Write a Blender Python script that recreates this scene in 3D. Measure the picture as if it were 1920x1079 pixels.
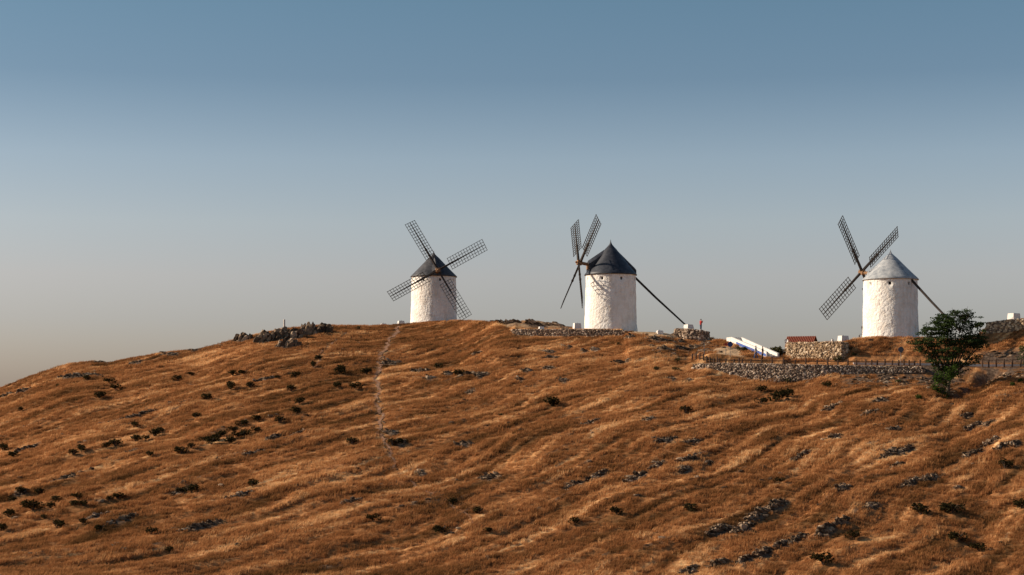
import bpy, math, random
import numpy as np
from mathutils import Vector, Matrix

for o in list(bpy.data.objects):
    bpy.data.objects.remove(o)
scene = bpy.context.scene
COL = scene.collection
R = math.radians

# ------------------------------------------------------------------ camera
FPX, UC, VH = 3200.0, 960.0, 760.0         # focal length in photo pixels, centre column, horizon row
cd = bpy.data.cameras.new('camera'); cam = bpy.data.objects.new('camera', cd); COL.objects.link(cam)
cd.sensor_width = 36; cd.lens = 36 * FPX / 1920; cd.shift_y = (VH - 539.5) / 1920
cd.clip_start = 0.3; cd.clip_end = 30000
cam.location = (0, 0, 0); cam.rotation_euler = (R(90), 0, 0)
scene.camera = cam

# ------------------------------------------------------------------ light
SUN_EL, SUN_BACK = 27.0, 3.0               # elevation; how far behind the mills the sun stands (it comes from the left)
sv = Vector((-math.cos(R(SUN_BACK)) * math.cos(R(SUN_EL)), math.sin(R(SUN_BACK)) * math.cos(R(SUN_EL)), math.sin(R(SUN_EL))))
world = bpy.data.worlds.new('World'); scene.world = world; world.use_nodes = True
wn = world.node_tree.nodes; wl = world.node_tree.links
bg = wn['Background']; bg.inputs['Strength'].default_value = 0.12
sky = wn.new('ShaderNodeTexSky'); sky.sky_type = 'NISHITA'; sky.sun_disc = False
sky.sun_elevation = R(SUN_EL); sky.sun_rotation = math.atan2(sv.x, sv.y)
sky.altitude = 800; sky.air_density = 1.0; sky.dust_density = 2.0; sky.ozone_density = 1.5
# dusty haze that greys and warms the sky towards the horizon, the same all round
HAZE = [(0.05, (0.61, 0.53, 0.57)), (0.166, (0.705, 0.60, 0.626)), (0.249, (0.83, 0.665, 0.64)), (0.352, (0.87, 0.73, 0.67)), (0.474, (0.79, 0.715, 0.665)), (0.624, (0.539, 0.569, 0.557)), (0.765, (0.495, 0.574, 0.551))]
tcw = wn.new('ShaderNodeTexCoord'); sx = wn.new('ShaderNodeSeparateXYZ'); wl.new(tcw.outputs['Generated'], sx.inputs[0])
mrw = wn.new('ShaderNodeMath'); mrw.operation = 'DIVIDE'; mrw.inputs[1].default_value = .3; wl.new(sx.outputs['Z'], mrw.inputs[0])
hz = wn.new('ShaderNodeValToRGB'); he = hz.color_ramp.elements
while len(he) < len(HAZE): he.new(.5)
for i_, (p_, c_) in enumerate(HAZE): he[i_].position = p_; he[i_].color = (*c_, 1)
wl.new(mrw.outputs[0], hz.inputs[0])
mw = wn.new('ShaderNodeMix'); mw.data_type = 'RGBA'; mw.blend_type = 'MULTIPLY'; mw.inputs['Factor'].default_value = 1
wl.new(sky.outputs[0], mw.inputs['A']); wl.new(hz.outputs[0], mw.inputs['B']); wl.new(mw.outputs['Result'], bg.inputs[0])
ld = bpy.data.lights.new('sun', 'SUN'); ld.energy = 4.8; ld.angle = R(0.6); ld.color = (1.0, 0.84, 0.66)
sun = bpy.data.objects.new('sun', ld); COL.objects.link(sun)
sun.rotation_euler = sv.to_track_quat('Z', 'Y').to_euler(); sun.location = (-60, 150, 90)
vs = scene.view_settings
vs.view_transform = 'Standard'; vs.look = 'None'; vs.gamma = 1; vs.use_curve_mapping = False; vs.exposure = 0.35

# ------------------------------------------------------------------ helpers
def tag(o, label=None, cat=None, group=None, kind=None):
    if label: o['label'] = label
    if cat: o['category'] = cat
    if group: o['group'] = group
    if kind: o['kind'] = kind
    return o

def empty(name, loc, rz=0.0):
    o = bpy.data.objects.new(name, None); COL.objects.link(o)
    o.location = loc; o.rotation_euler = (0, 0, rz); o.empty_display_size = 0.3
    return o

class MB:
    def __init__(s): s.v = []; s.f = []; s.t = []
    def add(s, vs, fs, tone=0.5):
        b = len(s.v); s.v += [tuple(p) for p in vs]; s.f += [tuple(b + i for i in f) for f in fs]; s.t += [tone] * len(vs)
    def box(s, c, ax, ay, az, tone=0.5):
        c, ax, ay, az = Vector(c), Vector(ax), Vector(ay), Vector(az)
        vs = [c + i * ax + j * ay + k * az for i in (-1, 1) for j in (-1, 1) for k in (-1, 1)]
        s.add(vs, [(0, 1, 3, 2), (4, 6, 7, 5), (0, 4, 5, 1), (2, 3, 7, 6), (0, 2, 6, 4), (1, 5, 7, 3)], tone)
    def tube(s, pts, rad, n=8, tone=0.5, caps=True):
        pts = [Vector(p) for p in pts]; rings = []
        vs = []; fs = []
        for i, p in enumerate(pts):
            d = (pts[min(i + 1, len(pts) - 1)] - pts[max(i - 1, 0)]).normalized()
            a = d.orthogonal().normalized() if abs(d.z) < .95 else Vector((1, 0, 0)); a = (a - a.dot(d) * d).normalized(); b = d.cross(a)
            for k in range(n):
                q = 2 * math.pi * k / n
                vs.append(p + rad[i] * (math.cos(q) * a + math.sin(q) * b))
        for i in range(len(pts) - 1):
            for k in range(n):
                fs.append((i * n + k, i * n + (k + 1) % n, (i + 1) * n + (k + 1) % n, (i + 1) * n + k))
        if caps:
            fs.append(tuple(range(n - 1, -1, -1))); fs.append(tuple((len(pts) - 1) * n + k for k in range(n)))
        s.add(vs, fs, tone)
    def lathe(s, prof, n=48, tone=0.5, wob=None):
        vs = []; fs = []
        for i, (r, z) in enumerate(prof):
            for k in range(n):
                q = 2 * math.pi * k / n; rr = r + (wob(q, z) if wob else 0)
                vs.append((rr * math.cos(q), rr * math.sin(q), z))
        for i in range(len(prof) - 1):
            for k in range(n):
                fs.append((i * n + k, i * n + (k + 1) % n, (i + 1) * n + (k + 1) % n, (i + 1) * n + k))
        s.add(vs, fs, tone)
    def build(s, name, mat, parent=None, smooth=False):
        me = bpy.data.meshes.new(name); me.from_pydata(s.v, [], s.f)
        a = me.attributes.new('tone', 'FLOAT', 'POINT'); a.data.foreach_set('value', np.array(s.t, dtype=np.float32))
        if smooth: me.polygons.foreach_set('use_smooth', [True] * len(me.polygons))
        me.materials.append(mat); me.update()
        o = bpy.data.objects.new(name, me); COL.objects.link(o); o.parent = parent
        return o

_ph = (1 + 5 ** .5) / 2
_ICO = [Vector(p).normalized() for p in [(-1, _ph, 0), (1, _ph, 0), (-1, -_ph, 0), (1, -_ph, 0), (0, -1, _ph), (0, 1, _ph), (0, -1, -_ph), (0, 1, -_ph), (_ph, 0, -1), (_ph, 0, 1), (-_ph, 0, -1), (-_ph, 0, 1)]]
_ICF = [(0, 11, 5), (0, 5, 1), (0, 1, 7), (0, 7, 10), (0, 10, 11), (1, 5, 9), (5, 11, 4), (11, 10, 2), (10, 7, 6), (7, 1, 8), (3, 9, 4), (3, 4, 2), (3, 2, 6), (3, 6, 8), (3, 8, 9), (4, 9, 5), (2, 4, 11), (6, 2, 10), (8, 6, 7), (9, 8, 1)]
def _subdiv():
    vs = list(_ICO); fs = []; cache = {}
    def mid(a, b):
        k = (min(a, b), max(a, b))
        if k not in cache: cache[k] = len(vs); vs.append(((vs[a] + vs[b]) / 2).normalized())
        return cache[k]
    for a, b, c in _ICF:
        ab, bc, ca = mid(a, b), mid(b, c), mid(c, a)
        fs += [(a, ab, ca), (ab, b, bc), (ca, bc, c), (ab, bc, ca)]
    return vs, fs
_ICO2, _ICF2 = _subdiv()

def stone(mb, c, s, rng, fine=False, jag=.28, basis=None, tone=None):
    V, F = (_ICO2, _ICF2) if fine else (_ICO, _ICF)
    rz = rng.uniform(0, 6.28); m = Matrix.Rotation(rz, 3, 'Z') @ Matrix.Rotation(rng.uniform(-.4, .4), 3, 'X')
    if basis is None: basis = Matrix.Identity(3)
    out = []
    for p in V:
        q = m @ p
        q = Vector((math.copysign(abs(q.x) ** .7, q.x), math.copysign(abs(q.y) ** .7, q.y), math.copysign(abs(q.z) ** .7, q.z)))
        q = q * (1 + rng.uniform(-jag, jag))
        out.append(Vector(c) + basis @ Vector((q.x * s[0], q.y * s[1], q.z * s[2])))
    mb.add(out, F, rng.random() if tone is None else tone)

# --- numpy gradient noise
def _hash(ix, iy, seed):
    h = (ix.astype(np.int64) * 374761393 + iy.astype(np.int64) * 668265263 + seed * 982451653) & 0xffffffff
    h = ((h ^ (h >> 13)) * 1274126177) & 0xffffffff
    return (h ^ (h >> 16)) & 0xffffffff
def perlin(x, y, seed=0):
    x = np.asarray(x, float); y = np.asarray(y, float)
    ix = np.floor(x); iy = np.floor(y); fx = x - ix; fy = y - iy
    def g(dx, dy):
        a = _hash(ix + dx, iy + dy, seed) / 4294967296.0 * 2 * np.pi
        return np.cos(a) * (fx - dx) + np.sin(a) * (fy - dy)
    sx = fx * fx * fx * (fx * (fx * 6 - 15) + 10); sy = fy * fy * fy * (fy * (fy * 6 - 15) + 10)
    a = g(0, 0) + sx * (g(1, 0) - g(0, 0)); b = g(0, 1) + sx * (g(1, 1) - g(0, 1))
    return (a + sy * (b - a)) * 1.5
def fbm(x, y, oct=4, seed=0, gain=.5):
    s = 0; a = 1; n = 0
    for i in range(oct):
        s = s + a * perlin(x * 2 ** i, y * 2 ** i, seed + i * 7); n += a; a *= gain
    return s / n
def smooth(e0, e1, x):
    t = np.clip((x - e0) / (e1 - e0), 0, 1); return t * t * (3 - 2 * t)

# ------------------------------------------------------------------ materials
def newmat(name):
    m = bpy.data.materials.new(name); m.use_nodes = True
    n = m.node_tree.nodes; l = m.node_tree.links
    return m, n, l, n['Principled BSDF']
def ramp(n, stops):
    r = n.new('ShaderNodeValToRGB'); e = r.color_ramp.elements
    while len(e) < len(stops): e.new(0.5)
    for i, (p, c) in enumerate(stops): e[i].position = p; e[i].color = (*c, 1)
    return r
def simple(name, c1, c2=None, scale=6, rough=.9, bump=0.0, bscale=None, dist=.02, detail=6, metallic=0, stretch=None):
    m, n, l, b = newmat(name)
    b.inputs['Roughness'].default_value = rough; b.inputs['Metallic'].default_value = metallic
    b.inputs['Specular IOR Level'].default_value = .25
    tc = n.new('ShaderNodeTexCoord'); mp = n.new('ShaderNodeMapping'); l.new(tc.outputs['Object'], mp.inputs[0])
    if stretch: mp.inputs['Scale'].default_value = stretch
    nz = n.new('ShaderNodeTexNoise'); nz.inputs['Scale'].default_value = scale; nz.inputs['Detail'].default_value = detail
    l.new(mp.outputs[0], nz.inputs['Vector'])
    r = ramp(n, [(.3, c1), (.7, c2 or tuple(x * .8 for x in c1))]); l.new(nz.outputs['Fac'], r.inputs[0]); l.new(r.outputs[0], b.inputs['Base Color'])
    if bump:
        nb = n.new('ShaderNodeTexNoise'); nb.inputs['Scale'].default_value = bscale or scale * 2; nb.inputs['Detail'].default_value = 5
        l.new(mp.outputs[0], nb.inputs['Vector'])
        bp = n.new('ShaderNodeBump'); bp.inputs['Strength'].default_value = bump; bp.inputs['Distance'].default_value = dist
        l.new(nb.outputs['Fac'], bp.inputs['Height']); l.new(bp.outputs[0], b.inputs['Normal'])
    return m
def toned(name, stops, rough=.92, nscale=5, namp=.5, bump=.6, dist=.05):
    """colour from the per-piece attribute 'tone' plus fine noise"""
    m, n, l, b = newmat(name); b.inputs['Roughness'].default_value = rough; b.inputs['Specular IOR Level'].default_value = .2
    at = n.new('ShaderNodeAttribute'); at.attribute_name = 'tone'
    tc = n.new('ShaderNodeTexCoord')
    nz = n.new('ShaderNodeTexNoise'); nz.inputs['Scale'].default_value = nscale; nz.inputs['Detail'].default_value = 6; l.new(tc.outputs['Object'], nz.inputs['Vector'])
    ma = n.new('ShaderNodeMath'); ma.operation = 'MULTIPLY_ADD'; l.new(nz.outputs['Fac'], ma.inputs[0]); ma.inputs[1].default_value = namp; 
    sb = n.new('ShaderNodeMath'); sb.operation = 'SUBTRACT'; l.new(at.outputs['Fac'], sb.inputs[0]); sb.inputs[1].default_value = namp * .5
    l.new(sb.outputs[0], ma.inputs[2])
    r = ramp(n, stops); l.new(ma.outputs[0], r.inputs[0]); l.new(r.outputs[0], b.inputs['Base Color'])
    bp = n.new('ShaderNodeBump'); bp.inputs['Strength'].default_value = bump; bp.inputs['Distance'].default_value = dist
    l.new(nz.outputs['Fac'], bp.inputs['Height']); l.new(bp.outputs[0], b.inputs['Normal'])
    return m

GRASS_STOPS = [(0.0, (.060, .030, .012)), (.26, (.175, .082, .031)), (.52, (.37, .160, .062)), (.74, (.55, .285, .118)), (1.0, (.78, .50, .25))]
def grass_mat():
    m, n, l, b = newmat('dry_grass')
    n.remove(b)
    at = n.new('ShaderNodeAttribute'); at.attribute_type = 'INSTANCER'; at.attribute_name = 'tint'
    lo = n.new('ShaderNodeAttribute'); lo.attribute_name = 'tone'
    ma = n.new('ShaderNodeMath'); ma.operation = 'MULTIPLY_ADD'; l.new(lo.outputs['Fac'], ma.inputs[0]); ma.inputs[1].default_value = .22
    sb = n.new('ShaderNodeMath'); sb.operation = 'SUBTRACT'; l.new(at.outputs['Fac'], sb.inputs[0]); sb.inputs[1].default_value = .11
    l.new(sb.outputs[0], ma.inputs[2])
    r = ramp(n, GRASS_STOPS); l.new(ma.outputs[0], r.inputs[0])
    d = n.new('ShaderNodeBsdfDiffuse'); t = n.new('ShaderNodeBsdfTranslucent'); mx = n.new('ShaderNodeMixShader'); mx.inputs[0].default_value = .42
    l.new(r.outputs[0], d.inputs[0]); l.new(r.outputs[0], t.inputs[0]); l.new(d.outputs[0], mx.inputs[1]); l.new(t.outputs[0], mx.inputs[2])
    l.new(mx.outputs[0], n['Material Output'].inputs[0])
    return m
def ground_mat():
    m, n, l, b = newmat('hill_soil'); b.inputs['Roughness'].default_value = 1; b.inputs['Specular IOR Level'].default_value = .05
    at = n.new('ShaderNodeAttribute'); at.attribute_name = 'tint'
    rk = n.new('ShaderNodeAttribute'); rk.attribute_name = 'rock'
    sd = n.new('ShaderNodeAttribute'); sd.attribute_name = 'sand'
    tc = n.new('ShaderNodeTexCoord')
    nz = n.new('ShaderNodeTexNoise'); nz.inputs['Scale'].default_value = 3.0; nz.inputs['Detail'].default_value = 8; l.new(tc.outputs['Object'], nz.inputs['Vector'])
    ma = n.new('ShaderNodeMath'); ma.operation = 'MULTIPLY_ADD'; l.new(nz.outputs['Fac'], ma.inputs[0]); ma.inputs[1].default_value = .5
    sb = n.new('ShaderNodeMath'); sb.operation = 'SUBTRACT'; l.new(at.outputs['Fac'], sb.inputs[0]); sb.inputs[1].default_value = .32
    l.new(sb.outputs[0], ma.inputs[2])
    r = ramp(n, GRASS_STOPS); l.new(ma.outputs[0], r.inputs[0])
    rr = ramp(n, [(.3, (.055, .036, .025)), (.5, (.11, .072, .05)), (.7, (.21, .145, .10))]); l.new(nz.outputs['Fac'], rr.inputs[0])
    sr = ramp(n, [(.3, (.48, .30, .165)), (.7, (.62, .42, .25))]); l.new(nz.outputs['Fac'], sr.inputs[0])
    m1 = n.new('ShaderNodeMix'); m1.data_type = 'RGBA'; l.new(rk.outputs['Fac'], m1.inputs['Factor']); l.new(r.outputs[0], m1.inputs['A']); l.new(rr.outputs[0], m1.inputs['B'])
    m2 = n.new('ShaderNodeMix'); m2.data_type = 'RGBA'; l.new(sd.outputs['Fac'], m2.inputs['Factor']); l.new(m1.outputs['Result'], m2.inputs['A']); l.new(sr.outputs[0], m2.inputs['B'])
    l.new(m2.outputs['Result'], b.inputs['Base Color'])
    bp = n.new('ShaderNodeBump'); bp.inputs['Strength'].default_value = .8; bp.inputs['Distance'].default_value = .15; l.new(nz.outputs['Fac'], bp.inputs['Height']); l.new(bp.outputs[0], b.inputs['Normal'])
    return m
def plaster_mat():
    m, n, l, b = newmat('whitewash'); b.inputs['Roughness'].default_value = .95; b.inputs['Specular IOR Level'].default_value = .1
    tc = n.new('ShaderNodeTexCoord')
    n1 = n.new('ShaderNodeTexNoise'); n1.inputs['Scale'].default_value = .9; n1.inputs['Detail'].default_value = 8; l.new(tc.outputs['Object'], n1.inputs['Vector'])
    mp = n.new('ShaderNodeMapping'); mp.inputs['Scale'].default_value = (2.4, 2.4, .35); l.new(tc.outputs['Object'], mp.inputs[0])
    n4 = n.new('ShaderNodeTexNoise'); n4.inputs['Scale'].default_value = 1.2; n4.inputs['Detail'].default_value = 6; l.new(mp.outputs[0], n4.inputs['Vector'])
    r = ramp(n, [(.33, (.76, .70, .63)), (.56, (.87, .83, .775))]); l.new(n1.outputs['Fac'], r.inputs[0])
    r4 = ramp(n, [(.36, (.90, .86, .82)), (.50, (1, 1, 1))]); l.new(n4.outputs['Fac'], r4.inputs[0])
    mu = n.new('ShaderNodeMix'); mu.data_type = 'RGBA'; mu.blend_type = 'MULTIPLY'; mu.inputs['Factor'].default_value = .8
    l.new(r.outputs[0], mu.inputs['A']); l.new(r4.outputs[0], mu.inputs['B']); l.new(mu.outputs['Result'], b.inputs['Base Color'])
    n2 = n.new('ShaderNodeTexNoise'); n2.inputs['Scale'].default_value = 2.6; n2.inputs['Detail'].default_value = 4; l.new(tc.outputs['Object'], n2.inputs['Vector'])
    bp = n.new('ShaderNodeBump'); bp.inputs['Strength'].default_value = .85; bp.inputs['Distance'].default_value = .22; l.new(n2.outputs['Fac'], bp.inputs['Height'])
    l.new(bp.outputs[0], b.inputs['Normal'])
    return m
def roof_mat(name, c1, c2, c3, rough=.6):
    m, n, l, b = newmat(name); b.inputs['Roughness'].default_value = rough; b.inputs['Specular IOR Level'].default_value = .35
    tc = n.new('ShaderNodeTexCoord')
    n1 = n.new('ShaderNodeTexNoise'); n1.inputs['Scale'].default_value = 1.3; n1.inputs['Detail'].default_value = 9; n1.inputs['Roughness'].default_value = .65; l.new(tc.outputs['Object'], n1.inputs['Vector'])
    r = ramp(n, [(.34, c1), (.5, c2), (.66, c3)]); l.new(n1.outputs['Fac'], r.inputs[0]); l.new(r.outputs[0], b.inputs['Base Color'])
    w = n.new('ShaderNodeTexWave'); w.bands_direction = 'Z'; w.inputs['Scale'].default_value = 1.1; w.inputs['Distortion'].default_value = 1.0; w.inputs['Detail'].default_value = 3; w.wave_profile = 'SAW'; l.new(tc.outputs['Object'], w.inputs['Vector'])
    bp = n.new('ShaderNodeBump'); bp.inputs['Strength'].default_value = .5; bp.inputs['Distance'].default_value = .05; l.new(w.outputs['Fac'], bp.inputs['Height']); l.new(bp.outputs[0], b.inputs['Normal'])
    return m
def leaf_mat(name, c1, c2, c3):
    m, n, l, b = newmat(name); n.remove(b)
    at = n.new('ShaderNodeAttribute'); at.attribute_name = 'tone'
    r = ramp(n, [(0, c1), (.5, c2), (1, c3)]); l.new(at.outputs['Fac'], r.inputs[0])
    d = n.new('ShaderNodeBsdfDiffuse'); t = n.new('ShaderNodeBsdfTranslucent'); mx = n.new('ShaderNodeMixShader'); mx.inputs[0].default_value = .3
    l.new(r.outputs[0], d.inputs[0]); l.new(r.outputs[0], t.inputs[0]); l.new(d.outputs[0], mx.inputs[1]); l.new(t.outputs[0], mx.inputs[2])
    l.new(mx.outputs[0], n['Material Output'].inputs[0])
    return m

M = dict(
    grass=grass_mat(), ground=ground_mat(), white=plaster_mat(),
    roof_black=roof_mat('slate_roof', (.022, .022, .026), (.045, .044, .050), (.085, .082, .085)),
    roof_dark=roof_mat('tarred_roof', (.016, .018, .026), (.030, .033, .044), (.055, .058, .07), .5),
    roof_grey=roof_mat('weathered_roof', (.20, .215, .24), (.32, .335, .35), (.45, .45, .45), .7),
    wood=simple('tarred_timber', (.022, .017, .015), (.048, .036, .029), 8, .85, .4),
    brown=simple('brown_timber', (.20, .105, .05), (.34, .19, .10), 8, .85, .4),
    post=simple('fence_timber', (.055, .030, .020), (.10, .058, .038), 6, .9, .4),
    dark=simple('dark_opening', (.02, .016, .014), (.035, .028, .024), 4, .9),
    stone=toned('wall_stone', [(0, (.11, .074, .05)), (.35, (.25, .172, .12)), (.7, (.42, .30, .21)), (1, (.66, .53, .40))]),
    stone_gold=toned('golden_wall_stone', [(0, (.20, .13, .075)), (.4, (.40, .27, .16)), (.75, (.56, .40, .25)), (1, (.70, .56, .40))]),
    mortar=simple('wall_core', (.12, .085, .06), (.22, .155, .11), 5, .95, .5),
    rock=toned('bedrock', [(0, (.035, .021, .012)), (.4, (.10, .062, .037)), (.75, (.215, .142, .088)), (1, (.40, .285, .19))], nscale=2.2, namp=.8, bump=.9, dist=.2),
    block=simple('whitewashed_block', (.80, .75, .69), (.70, .64, .58), 3, .95, .3),
    concrete=simple('grey_concrete', (.50, .45, .40), (.62, .57, .51), 4, .95, .3),
    blue=simple('blue_paint', (.055, .10, .32), (.10, .16, .40), 5, .9),
    asphalt=simple('road_asphalt', (.10, .09, .085), (.15, .135, .12), 3, .95, .3),
    dirt=simple('path_dirt', (.20, .095, .05), (.34, .18, .105), 2.5, 1, .6),
    tile=simple('red_roof_tile', (.22, .055, .03), (.33, .10, .055), 9, .85, .6),
    redwall=simple('red_brown_boards', (.20, .07, .045), (.27, .10, .06), 6, .9, .3),
    shrub=leaf_mat('shrub_leaf', (.010, .009, .004), (.032, .026, .011), (.075, .055, .022)),
    green=leaf_mat('tree_leaf', (.012, .022, .010), (.034, .055, .020), (.080, .105, .034)),
    bright=leaf_mat('young_leaf', (.020, .038, .009), (.045, .075, .016), (.085, .12, .028)),
    olive=leaf_mat('olive_leaf', (.025, .028, .012), (.06, .058, .026), (.12, .10, .045)),
    bark=simple('bark', (.06, .045, .035), (.11, .08, .06), 6, .95, .6),
    metal=simple('grey_metal', (.12, .12, .125), (.17, .17, .175), 6, .55, metallic=.5),
    signback=simple('sign_back', (.09, .09, .10), (.13, .13, .14), 6, .6),
    signblue=simple('sign_blue', (.03, .055, .17), (.045, .07, .2), 6, .5),
    signred=simple('sign_red', (.42, .05, .03), (.5, .07, .05), 6, .5),
    skin=simple('skin', (.42, .25, .17), (.48, .29, .2), 6, .6), hair=simple('hair', (.02, .014, .01), (.035, .025, .018), 20, .6),
    cl_red=simple('red_cloth', (.36, .03, .03), (.44, .05, .04), 8, .9), cl_navy=simple('navy_cloth', (.03, .035, .06), (.045, .05, .08), 8, .9),
    cl_white=simple('white_cloth', (.70, .69, .66), (.62, .61, .6), 8, .9), cl_jeans=simple('jeans_cloth', (.06, .10, .22), (.09, .14, .28), 8, .9),
    cl_black=simple('black_cloth', (.02, .018, .02), (.035, .03, .03), 8, .9), shoe=simple('shoe_leather', (.03, .025, .02), (.05, .04, .03), 8, .7),
    plain=simple('plain_fields', (.36, .25, .13), (.24, .18, .10), .01, 1))

# ------------------------------------------------------------------ terrain
def itp(u, pts): return np.interp(u, [p[0] for p in pts], [p[1] for p in pts])
US = np.concatenate([np.arange(-2400, -280, 40), np.arange(-280, 2260, 2.9), np.arange(2260, 4400, 40)])
DS = np.concatenate([np.arange(0, 110, 4), np.arange(110, 205, .38), np.arange(205, 268, .26), np.arange(268, 310, .6), np.arange(310, 480, 8)])
crest_v = [(-2400, 860), (-600, 800), (-150, 762), (0, 729), (60, 706), (130, 684), (172, 679), (205, 681), (240, 674), (300, 664), (370, 657), (430, 642), (480, 629), (530, 618), (600, 612), (640, 611), (700, 612), (760, 609), (800, 605), (860, 602), (895, 603), (925, 607), (950, 617), (970, 628), (1170, 630), (1182, 622), (1225, 623), (1250, 625.5), (1268, 630), (1287, 635), (1330, 637), (1345, 638), (1370, 642), (1400, 652), (1425, 663), (1450, 668), (1473, 671), (1477, 645), (1580, 643), (1600, 638), (1640, 634), (1690, 633), (1740, 636), (1790, 640), (1835, 632), (1850, 624), (1920, 616), (2100, 600), (2400, 590), (4400, 640)]
crest_D = [(-600, 245), (0, 252), (300, 258), (480, 264), (700, 281), (800, 285), (860, 284), (895, 274), (935, 261), (965, 253.9), (1170, 250.7), (1240, 250.2), (1272, 251.3), (1333, 251.4), (1345, 248), (1370, 244), (1425, 240), (1470, 238.5), (1478, 237.4), (1580, 233.2), (1600, 236), (1690, 238), (1790, 238), (1850, 244.4), (1920, 241.2), (2400, 240)]
crest_up = [(950, 0), (966, 1.05), (1168, 1.05), (1178, 0), (1256, 0), (1268, .65), (1287, 1.12), (1326, 1.1), (1335, 0), (1840, 0), (1852, 1.5), (2400, 1.6), (2600, 0)]
bot_D = [(-600, 158), (0, 156), (500, 150), (960, 145), (1400, 140), (1920, 134), (2500, 132)]
foot_v = [(1280, 688), (1320, 699), (1360, 708), (1420, 714), (1500, 714), (1560, 706), (1620, 705), (1740, 712), (1780, 722), (1830, 716), (1870, 702), (1920, 700), (2400, 705)]
top_v = [(1280, 679), (1340, 683), (1500, 685), (1740, 687), (1850, 690), (1920, 689), (2400, 690)]
mf_D = [(1280, 230.5), (1470, 230.5), (1477, 236.4), (1580, 232.4), (1602, 230.5), (2400, 230.5)]
mf_v = [(1280, 664), (1340, 664), (1400, 672), (1440, 675), (1475, 674), (1580, 672), (1605, 678), (1740, 680), (1850, 681), (2400, 681)]
def zof(v, D): return (VH - v) / FPX * D
nU = len(US)
Dc = itp(US, crest_D); zc = zof(itp(US, crest_v), Dc); up = itp(US, crest_up)
Db = itp(US, bot_D); zb = zof(1079, Db)
w = smooth(1285, 1335, US) * (1 - smooth(2300, 2800, US))
kw_ = np.array([max(0, 1 - abs(t) / 70) for t in range(-70, 71)]); kw_ /= kw_.sum()
def sm(a): return np.convolve(np.pad(a, 70, mode='edge'), kw_, mode='valid')
Dcs, zcs = sm(Dc), sm(zc)
def lins(D): return zb + (zcs - zb) * (D - Db) / (Dcs - Db) + 1.3 * np.sin(np.pi * np.clip((D - Db) / (Dcs - Db), 0, 1))
wm = smooth(1000, 1480, US) * (1 - smooth(2300, 2800, US))
def lin(D): return zb + (zc - zb) * (D - Db) / (Dc - Db) + 1.3 * np.sin(np.pi * np.clip((D - Db) / (Dc - Db), 0, 1))
one = np.ones(nU)
rD = [0 * one, 60 * one, Db - 14, Db]; rZ = [-1.7 * one, -9.5 * one, zb - 1.5, zb]
for fr in (.25, .5):
    D = Db + fr * (218.5 - Db); zr = zb + fr * (zof(itp(US, foot_v), 218.5) - zb) + .5 * math.sin(math.pi * fr)
    rD.append(D); rZ.append(wm * zr + (1 - wm) * lins(D))
for D0, zz in ((217.6, zof(itp(US, foot_v), 217.6)), (220.9, zof(itp(US, top_v), 221.3)), (229.3, zof(itp(US, top_v), 221.3) + .12)):
    rD.append(D0 * one); rZ.append(w * zz + (1 - w) * (lins(D0) * smooth(15, 45, Dc - D0) + lin(D0) * (1 - smooth(15, 45, Dc - D0))))
D = itp(US, mf_D); rD.append(D); rZ.append(w * zof(itp(US, mf_v), D) + (1 - w) * lin(D))
rD += [Dc, Dc + .7, Dc + 16, Dc + 80, 480 * one]; rZ += [zc, zc + up, zc + up - .15, zc - 26, -34 * one]
rD = np.array(rD); rZ = np.array(rZ)
Z = np.empty((len(DS), nU))
for j in range(nU): Z[:, j] = np.interp(DS, rD[:, j], rZ[:, j])
UU, DD = np.meshgrid(US, DS); XX = (UU - UC) / FPX * DD
hump = itp(US, [(915, 0), (945, 1.2), (970, 1.9), (1030, 1.5), (1078, .9), (1094, 0)])[None, :] * np.exp(-((DD - 268) / 4.2) ** 2)
Z += hump * (1 + .35 * fbm(XX / 2.2, DD / 2.2, 3, 55))
# masks, in world place
def seg_dist(px, py, pts):
    d = np.full(np.shape(px), 1e9)
    for (x0, y0), (x1, y1) in zip(pts[:-1], pts[1:]):
        dx, dy = x1 - x0, y1 - y0; t = np.clip(((px - x0) * dx + (py - y0) * dy) / (dx * dx + dy * dy + 1e-9), 0, 1)
        d = np.minimum(d, np.hypot(px - x0 - t * dx, py - y0 - t * dy))
    return d
SA, SB = (.64, .768), (.768, -.64)            # along and across the lie of the strata
def streak(x, y, la, lb, seed, oct=3):
    wx = 2.2 * perlin(x / 14, y / 14, 91)
    return fbm((x * SA[0] + y * SA[1]) / la, (x * SB[0] + y * SB[1] + wx) / lb, oct, seed)
onslope = smooth(95, 135, DD) * (1 - smooth(-1.5, .5, DD - Dc[None, :]) * .75)
roadmask = w[None, :] * smooth(217.5, 218.5, DD) * (1 - smooth(231, 233, DD))
lowr = smooth(15, 75, Dc[None, :] - DD)
Z += -.08 * XX * smooth(45, 105, Dc[None, :] - DD) * smooth(60, 130, DD) * (1 - roadmask)  # lower slope tipped away from the sun, a shape added to darken it
st1 = streak(XX, DD, 13, 2.4, 3, 4); st2 = streak(XX, DD, 26, 6.5, 17, 2)
st3 = streak(XX, DD, 9, .8, 23, 3)
bumpy = fbm(XX / 1.6, DD / 1.6, 3, 41); roll = fbm(XX / 22, DD / 22, 2, 5)
Z += onslope * (1 - roadmask) * ((.20 + .16 * lowr) * st1 + (.26 + .10 * lowr) * st2 + (.07 + .10 * lowr) * st3 + .13 * bumpy + .7 * roll * smooth(0, 25, Dc[None, :] - DD))
gx = [((u_ - UC) / FPX * d_, d_) for u_, d_ in ((1858, 219), (1832, 215), (1800, 210.5), (1782, 206))]
Z -= 1.7 * np.exp(-(seg_dist(XX, DD, gx) / 1.25) ** 2) * (1 - smooth(218.5, 220.5, DD))
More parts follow.
